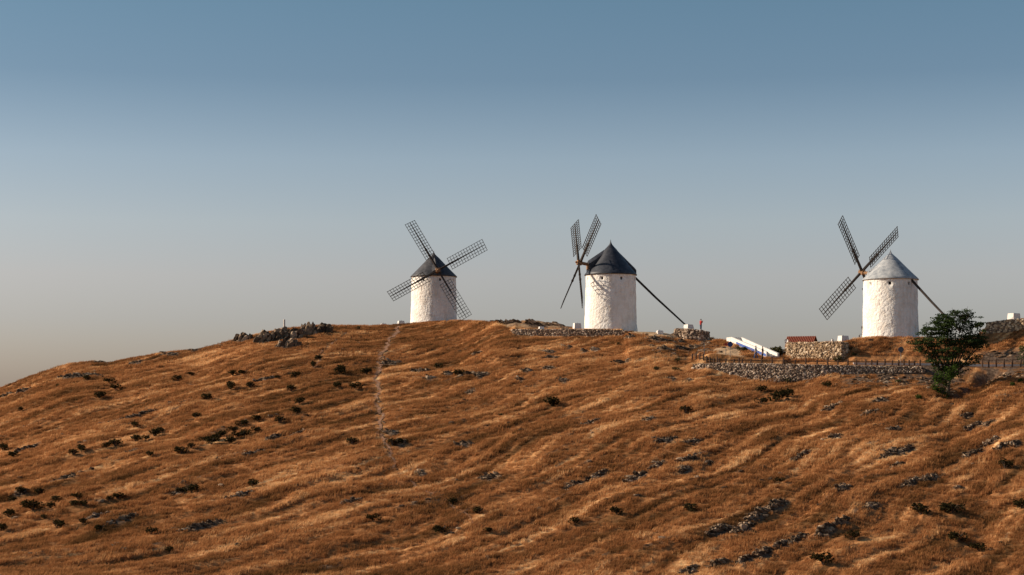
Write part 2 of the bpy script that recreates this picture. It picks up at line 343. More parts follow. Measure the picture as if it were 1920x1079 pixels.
def fst(D, u):                               # bilinear lookup indices
    i = np.clip(np.searchsorted(DS, D) - 1, 0, len(DS) - 2); j = np.clip(np.searchsorted(US, u) - 1, 0, nU - 2)
    a = np.clip((D - DS[i]) / (DS[i + 1] - DS[i]), 0, 1); b = np.clip((u - US[j]) / (US[j + 1] - US[j]), 0, 1)
    return i, j, a, b
def look(G, u, D):
    i, j, a, b = fst(np.asarray(D, float), np.asarray(u, float))
    return (G[i, j] * (1 - a) + G[i + 1, j] * a) * (1 - b) + (G[i, j + 1] * (1 - a) + G[i + 1, j + 1] * a) * b
def gz(x, y): return look(Z, UC + FPX * np.asarray(x) / np.asarray(y), y)
_DM = np.arange(108, 300, .12)
def hit(u, v):
    """where the line of sight through a photo pixel meets the hill"""
    z = look(Z, np.full(len(_DM), float(u)), _DM); vv = VH - FPX * z / _DM
    k = np.nonzero(vv <= v)[0]; D = _DM[k[0]] if len(k) else float(np.interp(u, US, Dc))
    return Vector(((u - UC) / FPX * D, D, float(look(Z, u, D))))
def at(u, v, D): return Vector(((u - UC) / FPX * D, D, zof(v, D)))

PATH = [(748, 612), (737, 630), (720, 655), (709, 690), (706, 720), (708, 760), (714, 800), (722, 842), (745, 880), (790, 920), (850, 955), (905, 988)]
PATH2 = [(586, 690), (602, 665), (622, 643), (648, 624)]
path_xy = [tuple(hit(*p)[:2]) for p in PATH]; path2_xy = [tuple(hit(*p)[:2]) for p in PATH2]
# rocks: (u, v, half width px, half height px, region)
OUT = [(492, 640, 16, 8, 'crag'), (520, 634, 18, 13, 'crag'), (548, 634, 16, 14, 'crag'), (578, 628, 18, 12, 'crag'), (606, 623, 14, 8, 'crag'), (455, 638, 16, 5, 'crag'), (540, 650, 22, 5, 'crag'),
 (150, 706, 44, 7, 'far'), (15, 742, 12, 7, 'far'), (46, 733, 16, 4, 'far'), (190, 679, 18, 4, 'far'), (258, 680, 15, 5, 'far'), (320, 665, 20, 4, 'far'), (365, 658, 10, 4, 'far'), (308, 660, 5, 4, 'far'),
 (250, 782, 28, 8, 'left'), (50, 842, 17, 10, 'left'), (500, 712, 16, 6, 'left'), (478, 850, 16, 7, 'left'), (255, 846, 10, 5, 'left'), (125, 896, 16, 6, 'left'), (183, 969, 18, 5, 'left'), (228, 975, 20, 6, 'left'), (375, 987, 28, 6, 'left'), (450, 930, 18, 7, 'left'), (345, 922, 20, 5, 'left'), (40, 925, 8, 6, 'left'), (564, 812, 18, 6, 'left'), (512, 822, 12, 6, 'left'), (660, 940, 16, 6, 'left'),
 (733, 682, 20, 6, 'path'), (780, 698, 10, 8, 'path'), (797, 696, 9, 5, 'path'), (806, 709, 13, 6, 'path'), (840, 702, 8, 6, 'path'), (878, 702, 14, 7, 'path'), (903, 704, 14, 8, 'path'), (884, 736, 10, 6, 'path'), (895, 664, 9, 4, 'path'), (988, 696, 9, 6, 'path'), (977, 713, 7, 4, 'path'), (737, 812, 13, 6, 'path'), (752, 831, 9, 5, 'path'), (870, 835, 18, 4, 'path'), (790, 890, 10, 4, 'path'), (920, 895, 22, 5, 'path'),
 (938, 607, 14, 6, 'ridge'), (960, 606, 14, 9, 'ridge'), (1000, 606, 14, 5, 'ridge'), (1040, 610, 16, 7, 'ridge'), (1062, 612, 10, 5, 'ridge'),
 (1182, 632, 8, 4, 'mid'), (1231, 637, 18, 7, 'mid'), (1250, 656, 16, 7, 'mid'), (1280, 655, 20, 7, 'mid'), (1306, 652, 14, 6, 'mid'), (1165, 681, 18, 6, 'mid'), (1064, 651, 10, 4, 'mid'), (1025, 660, 16, 5, 'mid'), (1035, 671, 12, 4, 'mid'), (1031, 692, 12, 5, 'mid'), (1118, 657, 9, 4, 'mid'), (1096, 659, 6, 4, 'mid'), (1058, 714, 9, 4, 'mid'), (1290, 715, 8, 4, 'mid'), (1260, 712, 10, 4, 'mid'),
 (1075, 912, 14, 7, 'low'), (1117, 896, 20, 7, 'low'), (1193, 894, 20, 7, 'low'), (1289, 862, 18, 9, 'low'), (1284, 881, 10, 5, 'low'), (1328, 870, 9, 6, 'low'), (1247, 827, 20, 4, 'low'), (1299, 829, 15, 5, 'low'), (1234, 873, 15, 5, 'low'), (1110, 793, 18, 7, 'low'), (1215, 788, 14, 4, 'low'),
 (1346, 995, 18, 12, 'bottom'), (1391, 993, 20, 14, 'bottom'), (1417, 967, 18, 8, 'bottom'), (1453, 948, 22, 8, 'bottom'), (1346, 1058, 14, 10, 'bottom'), (1292, 1070, 15, 7, 'bottom'), (1430, 1038, 15, 9, 'bottom'), (1466, 1022, 14, 8, 'bottom'), (1497, 1012, 18, 9, 'bottom'), (1548, 992, 20, 9, 'bottom'), (1578, 978, 14, 7, 'bottom'), (1395, 1050, 14, 6, 'bottom'),
 (1559, 764, 20, 5, 'right'), (1650, 752, 16, 6, 'right'), (1631, 774, 18, 4, 'right'), (1824, 800, 20, 10, 'right'), (1856, 830, 16, 13, 'right'), (1880, 838, 14, 13, 'right'), (1903, 832, 10, 7, 'right'), (1824, 853, 24, 8, 'right'), (1673, 851, 26, 6, 'right'), (1700, 843, 12, 5, 'right'), (1676, 805, 10, 4, 'right'), (1504, 855, 22, 7, 'right'), (1560, 821, 20, 5, 'right'), (1578, 916, 14, 7, 'right'), (1631, 950, 17, 5, 'right'), (1705, 907, 20, 7, 'right'), (1743, 898, 15, 5, 'right'), (1682, 874, 12, 6, 'right'), (1812, 780, 10, 6, 'right'), (1797, 917, 8, 4, 'right'), (1855, 795, 14, 5, 'right')]
rock = np.zeros_like(Z)
pv = VH - FPX * Z / np.maximum(DD, 1)
out_pos = []
for (u, v, a, b, reg) in OUT:
    p = hit(u, v); k = FPX / p.y
    L = a / k * 1.9; W = max(.8, b / k * 1.0)
    out_pos.append((p, L, W))
    dx, dy = XX - p.x, DD - p.y
    if reg in ('crag', 'far', 'ridge', 'path', 'mid'):
        e = (dx / (a / k)) ** 2 + (dy / (1.2 + b / k * 1.6)) ** 2
    else:
        e = ((dx * SA[0] + dy * SA[1]) / L) ** 2 + ((dx * SB[0] + dy * SB[1]) / W) ** 2
    rock = np.maximum(rock, smooth(1.25, .45, e + .5 * bumpy))
rock = np.maximum(rock, .85 * smooth(.34, .52, .6 * st1 + .75 * st3 + .2 * st2 + .12 * bumpy) * smooth(130, 150, DD) * (1 - roadmask))
stony = w[None, :] * smooth(208, 214, DD) * (1 - smooth(221.5, 222, DD)) * smooth(1555, 1600, UU) * smooth(-.25, .05, bumpy * .6 + .4 * st1)
bank = smooth(1195, 1230, UU) * (1 - smooth(1330, 1360, UU)) * smooth(232, 236, DD) * (1 - smooth(247, 249.5, DD)) * smooth(-.15, .2, bumpy)
rbank = smooth(1826, 1850, UU) * smooth(230, 231, DD) * (1 - smooth(234, 236.5, DD))
rock = np.maximum.reduce([rock, stony, bank, rbank, smooth(.25, .9, hump) * smooth(-.3, .2, bumpy)])
grain_ = fbm(XX / 3, DD / 3, 3, 63); pathd = seg_dist(XX, DD, path_xy); path2d = seg_dist(XX, DD, path2_xy)
sand = np.maximum.reduce([.55 * smooth(.3, .9, hump) * smooth(-.1, .3, grain_),
    smooth(1172, 1186, UU) * (1 - smooth(1262, 1300, UU)) * smooth(-4.5, -2.5, DD - Dc[None, :]) * smooth(150, 200, DD),
    smooth(1325, 1350, UU) * (1 - smooth(1385, 1400, UU)) * smooth(230.5, 232, DD) * (1 - smooth(238, 241, DD)) * w[None, :]])
grain = fbm(XX / 7, DD / 7, 3, 61); big = fbm(XX / 34, DD / 34, 2, 71); pale = .55 * streak(XX, DD, 22, 3.0, 29, 4) + .75 * streak(XX, DD, 13, 1.0, 37, 3)
tint = .50 + .66 * pale + .18 * grain + .16 * big
tint += .16 * smooth(.12, .4, pale)
tint = np.clip(tint, .04, 1)

def grid_obj(name, G, extra, mat):
    nr, nc = G.shape; co = np.stack([XX, DD, G], -1).reshape(-1, 3).astype(np.float32)
    idx = np.arange(nr * nc).reshape(nr, nc)
    q = np.stack([idx[:-1, :-1], idx[:-1, 1:], idx[1:, 1:], idx[1:, :-1]], -1).reshape(-1, 4)
    me = bpy.data.meshes.new(name)
    me.vertices.add(len(co)); me.vertices.foreach_set('co', co.ravel())
    me.loops.add(q.size); me.loops.foreach_set('vertex_index', q.ravel().astype(np.int32))
    me.polygons.add(len(q)); me.polygons.foreach_set('loop_start', np.arange(0, q.size, 4, dtype=np.int32)); me.polygons.foreach_set('loop_total', np.full(len(q), 4, dtype=np.int32))
    for k, A in extra.items():
        a = me.attributes.new(k, 'FLOAT', 'POINT'); a.data.foreach_set('value', A.ravel().astype(np.float32))
    me.update(calc_edges=True); me.polygons.foreach_set('use_smooth', np.ones(len(q), dtype=bool))
    me.materials.append(mat); o = bpy.data.objects.new(name, me); COL.objects.link(o); return o
DD[0, :] = 0.0; XX[0, :] = (US - UC) / FPX * 1.0        # the first row closes at the camera's feet
hill = grid_obj('hillside', Z, dict(tint=tint, rock=rock, sand=sand), M['ground'])
tag(hill, 'dry hillside of rust and straw coloured grass below the windmills', 'hill', kind='structure')
mb = MB(); mb.add([(-9000, -400, -34.3), (9000, -400, -34.3), (9000, 14000, -34.3), (-9000, 14000, -34.3)], [(0, 1, 2, 3)])
tag(mb.build('plain', M['plain']), 'flat dry farmland spread out far below the hill', 'plain', kind='structure')

# ---- road and footpaths laid on the hill
def ribbon(name, pts, half, lift, mat, n=5, taper=0.0):
    vs = []; fs = []
    P = [Vector((x, y, 0)) for x, y in pts]
    for i, p in enumerate(P):
        d = (P[min(i + 1, len(P) - 1)] - P[max(i - 1, 0)]).normalized(); s = Vector((d.y, -d.x, 0))
        for k in range(n):
            q = p + s * half * (1 - taper * (i / len(P)) ** 1.5) * (2 * k / (n - 1) - 1) * (1 + .25 * math.sin(i * 1.3 + k))
            vs.append((q.x, q.y, float(gz(q.x, q.y)) + lift))
    for i in range(len(P) - 1):
        for k in range(n - 1):
            fs.append((i * n + k, i * n + k + 1, (i + 1) * n + k + 1, (i + 1) * n + k))
    m = MB(); m.add(vs, fs); return m.build(name, mat, smooth=True)
def resample(pts, step):
    out = []
    for (x0, y0), (x1, y1) in zip(pts[:-1], pts[1:]):
        n = max(1, int(math.hypot(x1 - x0, y1 - y0) / step)); out += [(x0 + (x1 - x0) * i / n, y0 + (y1 - y0) * i / n) for i in range(n)]
    out.append(pts[-1]); return out
def meander(pts): return [(x + .35 * math.sin(y * .35) + .2 * math.sin(y * 1.1), y) for x, y in pts]
tag(ribbon('footpath', meander(resample(path_xy, .4)), .30, .05, M['dirt'], 5, .75), 'worn earth footpath running straight down the hill from the left windmill', 'path', kind='structure')
tag(ribbon('footpath', meander(resample(path2_xy, .4)), .14, .05, M['dirt']), 'faint narrow track climbing to the right of the rocky crag', 'path', kind='structure')
road_pts = [((u - UC) / FPX * 225.6, 225.6) for u in np.arange(1300, 2300, 8)]
tag(ribbon('road', road_pts, 2.6, .06, M['asphalt'], 4), 'narrow asphalt road behind the timber fence along the hillside', 'road', kind='structure')

# ------------------------------------------------------------------ windmills
def windmill(name, label, base, yaw, hub_h, hub_d, L, phi, roof, apex, win_off, tail, wood):
    """local +X points along the wind shaft, towards the sails"""
    H, RT = 8.3, 3.8
    root = empty(name, base, yaw); tag(root, label, 'windmill', 'windmills on the ridge')
    N = 64; rows = [-1.2, 0, .5, 1, 1.5, 2, 2.5, 3, 3.5, 4, 4.5, 5, 5.5, 6, 6.5, 7, 7.36, 7.80, 8.05, H]
    rs = random.Random(hash(name + label) % 99); off = rs.uniform(0, 50)
    ang = np.array([2 * math.pi * k / N for k in range(N)]); V = []; F = []
    for z in rows:
        r = RT + .12 - .16 * max(z, 0) / H + .10 * math.exp(-max(z, 0) / .8)
        wob = .050 * perlin(np.cos(ang) * 4 + off, np.sin(ang) * 4 + z * 1.1, 3) + .035 * perlin(np.cos(ang) * 9 + off, np.sin(ang) * 9 + z * 2.3, 8)
        V += [(float((r + wob[k]) * math.cos(ang[k])), float((r + wob[k]) * math.sin(ang[k])), z) for k in range(N)]
    wins = [int(round((math.radians(win_off) + i * math.pi / 4 - yaw) / (2 * math.pi) * N)) % N for i in range(8)]
    wr = rows.index(7.36); backs = []
    for i in range(len(rows) - 1):
        for k in range(N):
            q = (i * N + k, i * N + (k + 1) % N, (i + 1) * N + (k + 1) % N, (i + 1) * N + k)
            if i == wr and k in wins:
                b = len(V); inn = []
                for t in q:
                    x, y, z = V[t]; inn.append((x * .86, y * .86, z))
                V += inn
                for j in range(4): F.append((q[j], q[(j + 1) % 4], b + (j + 1) % 4, b + j))
                backs.append(inn)
            else: F.append(q)
    m = MB(); m.add(V, F); m.build('tower', M['white'], root, True)
    for inn in backs:
        m = MB(); c = sum((Vector(p) for p in inn), Vector()) / 4; d = Vector((c.x, c.y, 0)).normalized(); s = Vector((-d.y, d.x, 0))
        m.box(c + d * .28, s * .165, Vector((0, 0, .20)), d * .02); 
        m.box(c + d * .31, s * .012, Vector((0, 0, .20)), d * .012, .8); m.box(c + d * .31, s * .165, Vector((0, 0, .012)), d * .012, .8)
        m.build('window', M['dark'], root)
    # cap: concave cone with eave and finial
    m = MB(); RE = RT + .14
    prof = [(RT - .5, H - .06), (RE, H - .10), (RE + .03, H + .02)]
    for t in np.linspace(.06, 1, 14):
        prof.append((max(.07, (RE + .03) * (1 - t) * (1 - .02 * math.sin(math.pi * t) - .35 * max(0, t - .80) / .2)), H + .04 + apex * t * .93))
    prof += [(.05, H + apex * .97), (.012, H + apex * 1.0 + .05)]
    m.lathe(prof, 56, wob=lambda q, z: .012 * math.sin(q * 28))
    cap = m.build('cap', roof, root, True)
    def dormer(sx, x0, x1, wdt, z0, z1, z2, nm):
        mm = MB(); w0 = wdt; zi = H + apex * .93 * (1 - x0 / RE) + .12
        vs = [(sx * x1, -w0, z0), (sx * x1, w0, z0), (sx * x1, w0 * .95, z1), (sx * x1, 0, z2), (sx * x1, -w0 * .95, z1),
              (sx * x0, -w0, z0), (sx * x0, w0, z0), (sx * x0, w0 * .6, zi - .5), (sx * x0, 0, zi), (sx * x0, -w0 * .6, zi - .5)]
        mm.add(vs, [(0, 1, 2, 3, 4), (9, 8, 7, 6, 5), (0, 5, 6, 1), (1, 6, 7, 2), (2, 7, 8, 3), (3, 8, 9, 4), (4, 9, 5, 0)])
        d = mm.build(nm, roof, cap)
    hz0 = H + hub_h
    tau = R(9.5); n = Vector((math.cos(tau), 0, math.sin(tau)))
    C = Vector((hub_d, 0, hz0))
    zs = hz0 - (hub_d - 3) * math.tan(tau)
    dormer(1, 1.0, 3.55, .85, H + .05, zs + .15, zs + .65, 'dormer')
    if tail: dormer(-1, 1.2, 3.78, .9, H + .05, H + .75, H + 1.15, 'dormer')
    m = MB(); m.box((3.62, 0, zs - .25), (.04, 0, 0), (0, .55, 0), (0, 0, .42)); m.build('shaft_hatch', M['brown'], cap)
    m = MB(); m.tube([C - n * 4.2, C - n * .7, C + n * .35], [.24, .24, .22], 10)
    m.build('wind_shaft', M['brown'], root)
    m = MB(); ev0 = Vector((-math.sin(tau), 0, math.cos(tau)))
    m.box(C, n * .36, Vector((0, .34, 0)), ev0 * .34); m.tube([C + n * .35, C + n * .62], [.2, .12], 8); m.build('hub', M['brown'], root)
    eh = Vector((0, 1, 0)); ev = Vector((-math.sin(tau), 0, math.cos(tau))); th = R(17)
    for k in range(4):
        p = R(phi + 90 * k); r = math.cos(p) * eh + math.sin(p) * ev; t = n.cross(r); w_ = (math.cos(th) * t + math.sin(th) * n).normalized(); nn = r.cross(w_).normalized()
        c0 = C + n * (.12 if k % 2 else -.12)
        m = MB()
        def beam(a, b, h0, h1):
            A, B = c0 + r * a, c0 + r * b
            vs = [A + i * h0 * w_ + j * h0 * nn for i, j in ((-1, -1), (1, -1), (1, 1), (-1, 1))] + [B + i * h1 * w_ + j * h1 * nn for i, j in ((-1, -1), (1, -1), (1, 1), (-1, 1))]
            m.add(vs, [(3, 2, 1, 0), (4, 5, 6, 7), (0, 1, 5, 4), (1, 2, 6, 5), (2, 3, 7, 6), (3, 0, 4, 7)])
        beam(0, L * .45, .155, .12); beam(L * .45 - .02, L, .095, .05)
        for q in (.30, .42): m.box(c0 + r * L * q, r * .05, w_ * .17, nn * .17)
        sail = m.build('sail', wood, root)
        HW = 1.0; s0, nb = 2.35, 14; sp = (L - .05 - s0) / (nb - 1)
        for j in range(nb):
            mm = MB(); sg = s0 + j * sp; mm.box(c0 + r * sg + nn * .05, w_ * (HW + .06), r * .034, nn * .035); mm.build('crossbar', wood, sail)
        for q in (-1, -.5, .5, 1):
            mm = MB(); mm.box(c0 + r * (s0 + L - .05) / 2, r * ((L - .05 - s0) / 2 + .06), w_ * .032, nn * .035)
            for vv in range(8): mm.v[vv] = tuple(Vector(mm.v[vv]) + w_ * HW * q)
            mm.build('lath', wood, sail)
    # tail beam
    A = Vector((-2.4, 0, H + 1.0)); B = Vector((-RT - 8.1, 0, tail if tail else .45))
    m = MB(); m.tube([A, A.lerp(B, .5) + Vector((0, 0, -.12)), B], [.19, .17, .13], 8); m.build('tail_beam', wood, root)
    return root

yaw1 = math.atan2(-math.cos(R(11)), math.sin(R(11))); yaw2 = math.atan2(-.23, -.957); yaw3 = math.atan2(.76, -.633)
b1 = at(813.3, 519.4, 289.5); b1.z -= 8.3; b2 = at(1145, 516, 257); b2.z -= 8.3; b3 = at(1669.5, 525, 243); b3.z -= 8.3
windmill('windmill', 'white windmill with dark slate cap and sails facing the camera, leftmost of the three', b1, yaw1, .75, 4.8, 9.3, 29.5, M['roof_black'], 4.4, -117, None, M['wood'])
windmill('windmill', 'middle white windmill with black cap, sails edge on and long tail beam to the right', b2, yaw2, 1.75, 4.9, 8.85, 42.5, M['roof_dark'], 5.3, -114, .9, M['wood'])
windmill('windmill', 'rightmost white windmill with pale grey weathered cap, behind the big green tree', b3, yaw3, 1.35, 5.1, 9.6, 48.3, M['roof_grey'], 4.3, -108, None, M['wood'])

# ------------------------------------------------------------------ walls of rough stone
def stone_wall(name, label, pts, thick, ss, mat, core, seed, batter=0.0, group=None, round_ends=False, sink=.3, lean=0):
    """pts: (x, y, z bottom, z top) along the face that is seen"""
    rng = random.Random(seed)
    o = Vector((pts[0][0], pts[0][1], pts[0][2]))
    root = empty(name, o); tag(root, label, 'wall', group)
    P = []
    for a, b in zip(pts[:-1], pts[1:]):
        n = max(1, int(math.hypot(b[0] - a[0], b[1] - a[1]) / .5))
        P += [tuple(a[k] + (b[k] - a[k]) * i / n for k in range(4)) for i in range(n)]
    P.append(pts[-1])
    nor = []
    for i in range(len(P)):
        a, b = P[max(0, i - 1)], P[min(len(P) - 1, i + 1)]
        d = Vector((b[0] - a[0], b[1] - a[1], 0)).normalized(); nor.append(Vector((d.y, -d.x, 0)))
    m = MB(); vs = []
    for p, n in zip(P, nor):
        f = Vector((p[0], p[1], 0)); h = p[3] - p[2]
        vs += [f + Vector((0, 0, p[2] - sink)), f - n * batter * h + Vector((0, 0, p[3])), f - n * (thick + batter * h) + Vector((0, 0, p[3])), f - n * thick + Vector((0, 0, p[2] - sink))]
    fs = []
    for i in range(len(P) - 1):
        for k in range(4): fs.append((i * 4 + k, i * 4 + (k + 1) % 4, (i + 1) * 4 + (k + 1) % 4, (i + 1) * 4 + k))
    fs.append((3, 2, 1, 0)); e = (len(P) - 1) * 4; fs.append((e, e + 1, e + 2, e + 3))
    m.add([v - o for v in vs], fs); m.build('wall_core', core, root)
    m = MB()
    for i in range(len(P) - 1):
        a, b, n = P[i], P[i + 1], nor[i]; d = Vector((b[0] - a[0], b[1] - a[1], 0)); seglen = d.length; d.normalize()
        h = a[3] - a[2]; nr = max(1, int((h + sink * .5) / (ss * .8)) + 1); ns = max(1, int(round(seglen / ss)))
        for rr in range(nr):
            for c in range(ns):
                zz = a[2] - sink * .5 + (rr + .5 + rng.uniform(-.2, .2)) * (h + sink * .5) / nr
                s = seglen * (c + .5 * (rr % 2) + rng.uniform(-.45, .45)) / ns
                pos = Vector((a[0], a[1], 0)) + d * s - n * (batter * max(0, zz - a[2])) + n * rng.uniform(-.05, .06)
                k = ss * rng.uniform(.34, .78)
                stone(m, pos + Vector((0, 0, zz)) - o, (k, ss * .38, k * rng.uniform(.6, .9)), rng, basis=Matrix((d, n, Vector((0, 0, 1)))).transposed())
        for c in range(ns):     # coping
            pos = Vector((a[0], a[1], a[3])) + d * seglen * (c + rng.random()) / ns - n * (batter * h + rng.uniform(.0, thick))
            k = ss * rng.uniform(.4, .7); stone(m, pos - o, (k, k, k * .5), rng)
    s = m.build('stones', mat, root); s['kind'] = 'stuff'
    return root
def wpts(lst, D): return [((u - UC) / FPX * (d if d else D), (d if d else D), zof(vb, (d if d else D)), zof(vt, (d if d else D))) for (u, vb, vt, d) in lst]
stone_wall('retaining_wall', 'long rough rubble retaining wall holding up the road below the fence', wpts([(1298, 690, 683, 220.4), (1330, 699, 681, 219.2), (1370, 711, 681, 218.3), (1430, 717, 682, 217.6), (1500, 716, 683.5, 217.2), (1545, 709, 684.5, 217.4), (1575, 702, 685.5, 218.0), (1640, 699, 686.5, 218.6), (1735, 697, 688, 219.0)], 220), 1.6, .27, M['stone'], M['mortar'], 5, .45)
stone_wall('terrace_wall', 'low stone terrace wall in front of the middle windmill', wpts([(958, 628, 619, 256), (963, 632, 617.8, 253.4), (1000, 632, 617.5, 252.6), (1060, 632, 617.8, 251.6), (1120, 631, 618.3, 250.7), (1170, 629, 619.5, 250.1)], 251), .6, .25, M['stone'], M['mortar'], 6)
stone_wall('bastion_wall', 'rounded dark stone bastion under the tail beam block of the middle windmill', wpts([(1264, 634, 617.3, 252), (1268, 634, 617, 250.2), (1290, 636, 617.5, 249.2), (1312, 638, 619.5, 249), (1324, 638, 621.5, 249.6), (1330, 637, 622.5, 251), (1329, 637, 622.5, 253.5)], 250), .7, .38, M['stone'], M['mortar'], 7, .06)
stone_wall('mound_wall', 'golden stone wall at the left foot of the right windmill mound', wpts([(1474, 674, 643, 239), (1475, 674, 643, 236.2), (1500, 674, 642, 235.0), (1540, 673, 641.5, 233.2), (1578, 672, 641.5, 231.8), (1592, 669, 643.5, 232.6)], 233), .7, .27, M['stone_gold'], M['mortar'], 8, .06)
stone_wall('upper_wall', 'stone wall high on the right edge with a white block on top', wpts([(1850, 624, 606, 247), (1849, 626, 605.5, 243.8), (1862, 625, 603, 243.0), (1885, 622, 600.5, 242.0), (1930, 616, 597, 240.2), (2100, 604, 588, 238)], 242), .8, .40, M['stone_gold'], M['mortar'], 9, .08)

# low pale kerb bank behind the road
mb = MB(); kp = [((u - UC) / FPX * 229.8, 229.8) for u in np.arange(1600, 2200, 12)]
for (x0, y0), (x1, y1) in zip(kp[:-1], kp[1:]):
    z0 = float(gz(x0, y0)); mb.box(((x0 + x1) / 2, y0, z0 + .0), ((x1 - x0) / 2 - .003, 0, 0), (0, .16, 0), (0, 0, .22))
tag(mb.build('road_kerb', M['concrete']), 'pale concrete kerb along the far side of the road', 'kerb', kind='structure')

# ------------------------------------------------------------------ rock outcrops
REG = {'crag': 'of the rocky crag under the survey pillar', 'far': 'along the bare skyline at the far left', 'left': 'on the shrubby slope left of the footpath',
       'path': 'just right of the footpath on the mid slope', 'ridge': 'on the ridge between the left and middle windmills', 'mid': 'below the middle windmill and its terrace wall',
       'low': 'on the straw coloured slope low in the middle', 'bottom': 'in the dark rock band at the bottom right', 'right': 'on the slope under the big green tree'}
ORD = ['leftmost', 'second from left', 'third from left', 'fourth from left', 'fifth from left', 'sixth from left', 'seventh from left', 'eighth from left', 'ninth from left', 'tenth from left'] + \
      [x + ' from left' for x in ('eleventh', 'twelfth', 'thirteenth', 'fourteenth', 'fifteenth', 'sixteenth', 'seventeenth', 'eighteenth', 'nineteenth', 'twentieth', 'twenty first', 'twenty second', 'twenty third', 'twenty fourth', 'twenty fifth', 'twenty sixth', 'twenty seventh', 'twenty eighth', 'twenty ninth', 'thirtieth', 'thirty first', 'thirty second', 'thirty third', 'thirty fourth', 'thirty fifth', 'thirty sixth', 'thirty seventh', 'thirty eighth', 'thirty ninth', 'fortieth', 'forty first', 'forty second', 'forty third', 'forty fourth', 'forty fifth')]
order = {}
for reg in REG:
    ii = sorted([i for i, r in enumerate(OUT) if r[4] == reg], key=lambda i: OUT[i][0])
    for k, i in enumerate(ii): order[i] = k
for i, ((u, v, a, b, reg), (p, L, W)) in enumerate(zip(OUT, out_pos)):
    rng = random.Random(100 + i); m = MB(); k = FPX / p.y
    side = reg in ('crag', 'far', 'ridge', 'path', 'mid')
    ax = Vector((1, .15, 0)).normalized() if side else Vector((SA[0], SA[1], 0)); bx = Vector((-ax.y, ax.x, 0))
    Lh = a / k if side else min(a / k * 1.9, 7.5)
    hgt = {'crag': 1.5, 'ridge': .8, 'bottom': .62, 'right': .5}.get(reg, .40) * min(1.4, b / 8.0 + .35)
    n = int(min(190, 16 + Lh * (7 + hgt * 9) * (1 if side else 1.5)))
    for j in range(n):
        t = rng.uniform(-1, 1); s = rng.gauss(0, .4)
        q = p + ax * t * Lh + bx * s * (.5 if reg != 'crag' else .9) * (.5 + b / k * .5)
        sz = rng.uniform(.14, .42) * (.6 + .5 * hgt) * (1 if side else .72) * (1.15 - .5 * abs(t)); q.z = float(gz(q.x, q.y)) + rng.uniform(-.15, .30) * hgt * (1 - abs(t) * .6)
        bs = Matrix((ax, bx, Vector((0, 0, 1)))).transposed() @ Matrix.Rotation(rng.uniform(.1, .7), 3, 'Y')
        stone(m, q - p, (sz * (rng.uniform(.5, 1.1) if reg == 'crag' else rng.uniform(1.0, 2.4)), sz * rng.uniform(.5, .9), sz * rng.uniform(.5, 1.0) * (2.4 if reg == 'crag' else .8)), rng, fine=True, jag=.26, basis=bs)
    o = m.build('rock_outcrop', M['rock']); o.location = p
    tag(o, f'jagged grey rock outcrop {REG[reg]}, {ORD[order[i]]}', 'rock', 'rock outcrops ' + REG[reg])

# ------------------------------------------------------------------ vegetation
def leaves(m, c, rad, n, size, rng, flat=.8, tone=(.2, 1), shell=.35):
    for _ in range(n):
        d = Vector((rng.gauss(0, 1), rng.gauss(0, 1), rng.gauss(0, 1))).normalized(); r = (shell + (1 - shell) * rng.random()) ** .6 if shell else rng.random() ** .4
        p = Vector(c) + Vector((d.x * rad[0], d.y * rad[1], d.z * rad[2])) * r
        a = Vector((rng.gauss(0, 1), rng.gauss(0, 1), rng.gauss(0, .7))).normalized(); b = a.cross(Vector((rng.gauss(0, 1), rng.gauss(0, 1), rng.gauss(0, 1)))).normalized()
        s = size * rng.uniform(.6, 1.3)
        m.add([p - a * s, p + b * s * .42, p + a * s, p - b * s * .42], [(0, 1, 2, 3)], rng.uniform(*tone))
def shrub_mesh(seed, kind):
    rng = random.Random(seed); m = MB()
    for j in range(5):
        c = (rng.uniform(-.35, .35), rng.uniform(-.3, .3), rng.uniform(.22, .5)); leaves(m, c, (.34, .34, .28), 60, .11, rng, tone=(0, .9))
    f = m.build('foliage', kind)
    t = MB()
    for j in range(6):
        q = rng.uniform(0, 6.28); t.tube([(0, 0, -.15), (.15 * math.cos(q), .15 * math.sin(q), .2), (.35 * math.cos(q), .35 * math.sin(q), .5)], [.03, .022, .012], 5)
    s = t.build('stem', M['bark'])
    fm, sm = f.data, s.data; bpy.data.objects.remove(f); bpy.data.objects.remove(s); return fm, sm
SHM = [shrub_mesh(i, M['shrub']) for i in range(4)]; OLM = [shrub_mesh(20 + i, M['olive']) for i in range(3)]; BRM = [shrub_mesh(40 + i, M['bright']) for i in range(2)]
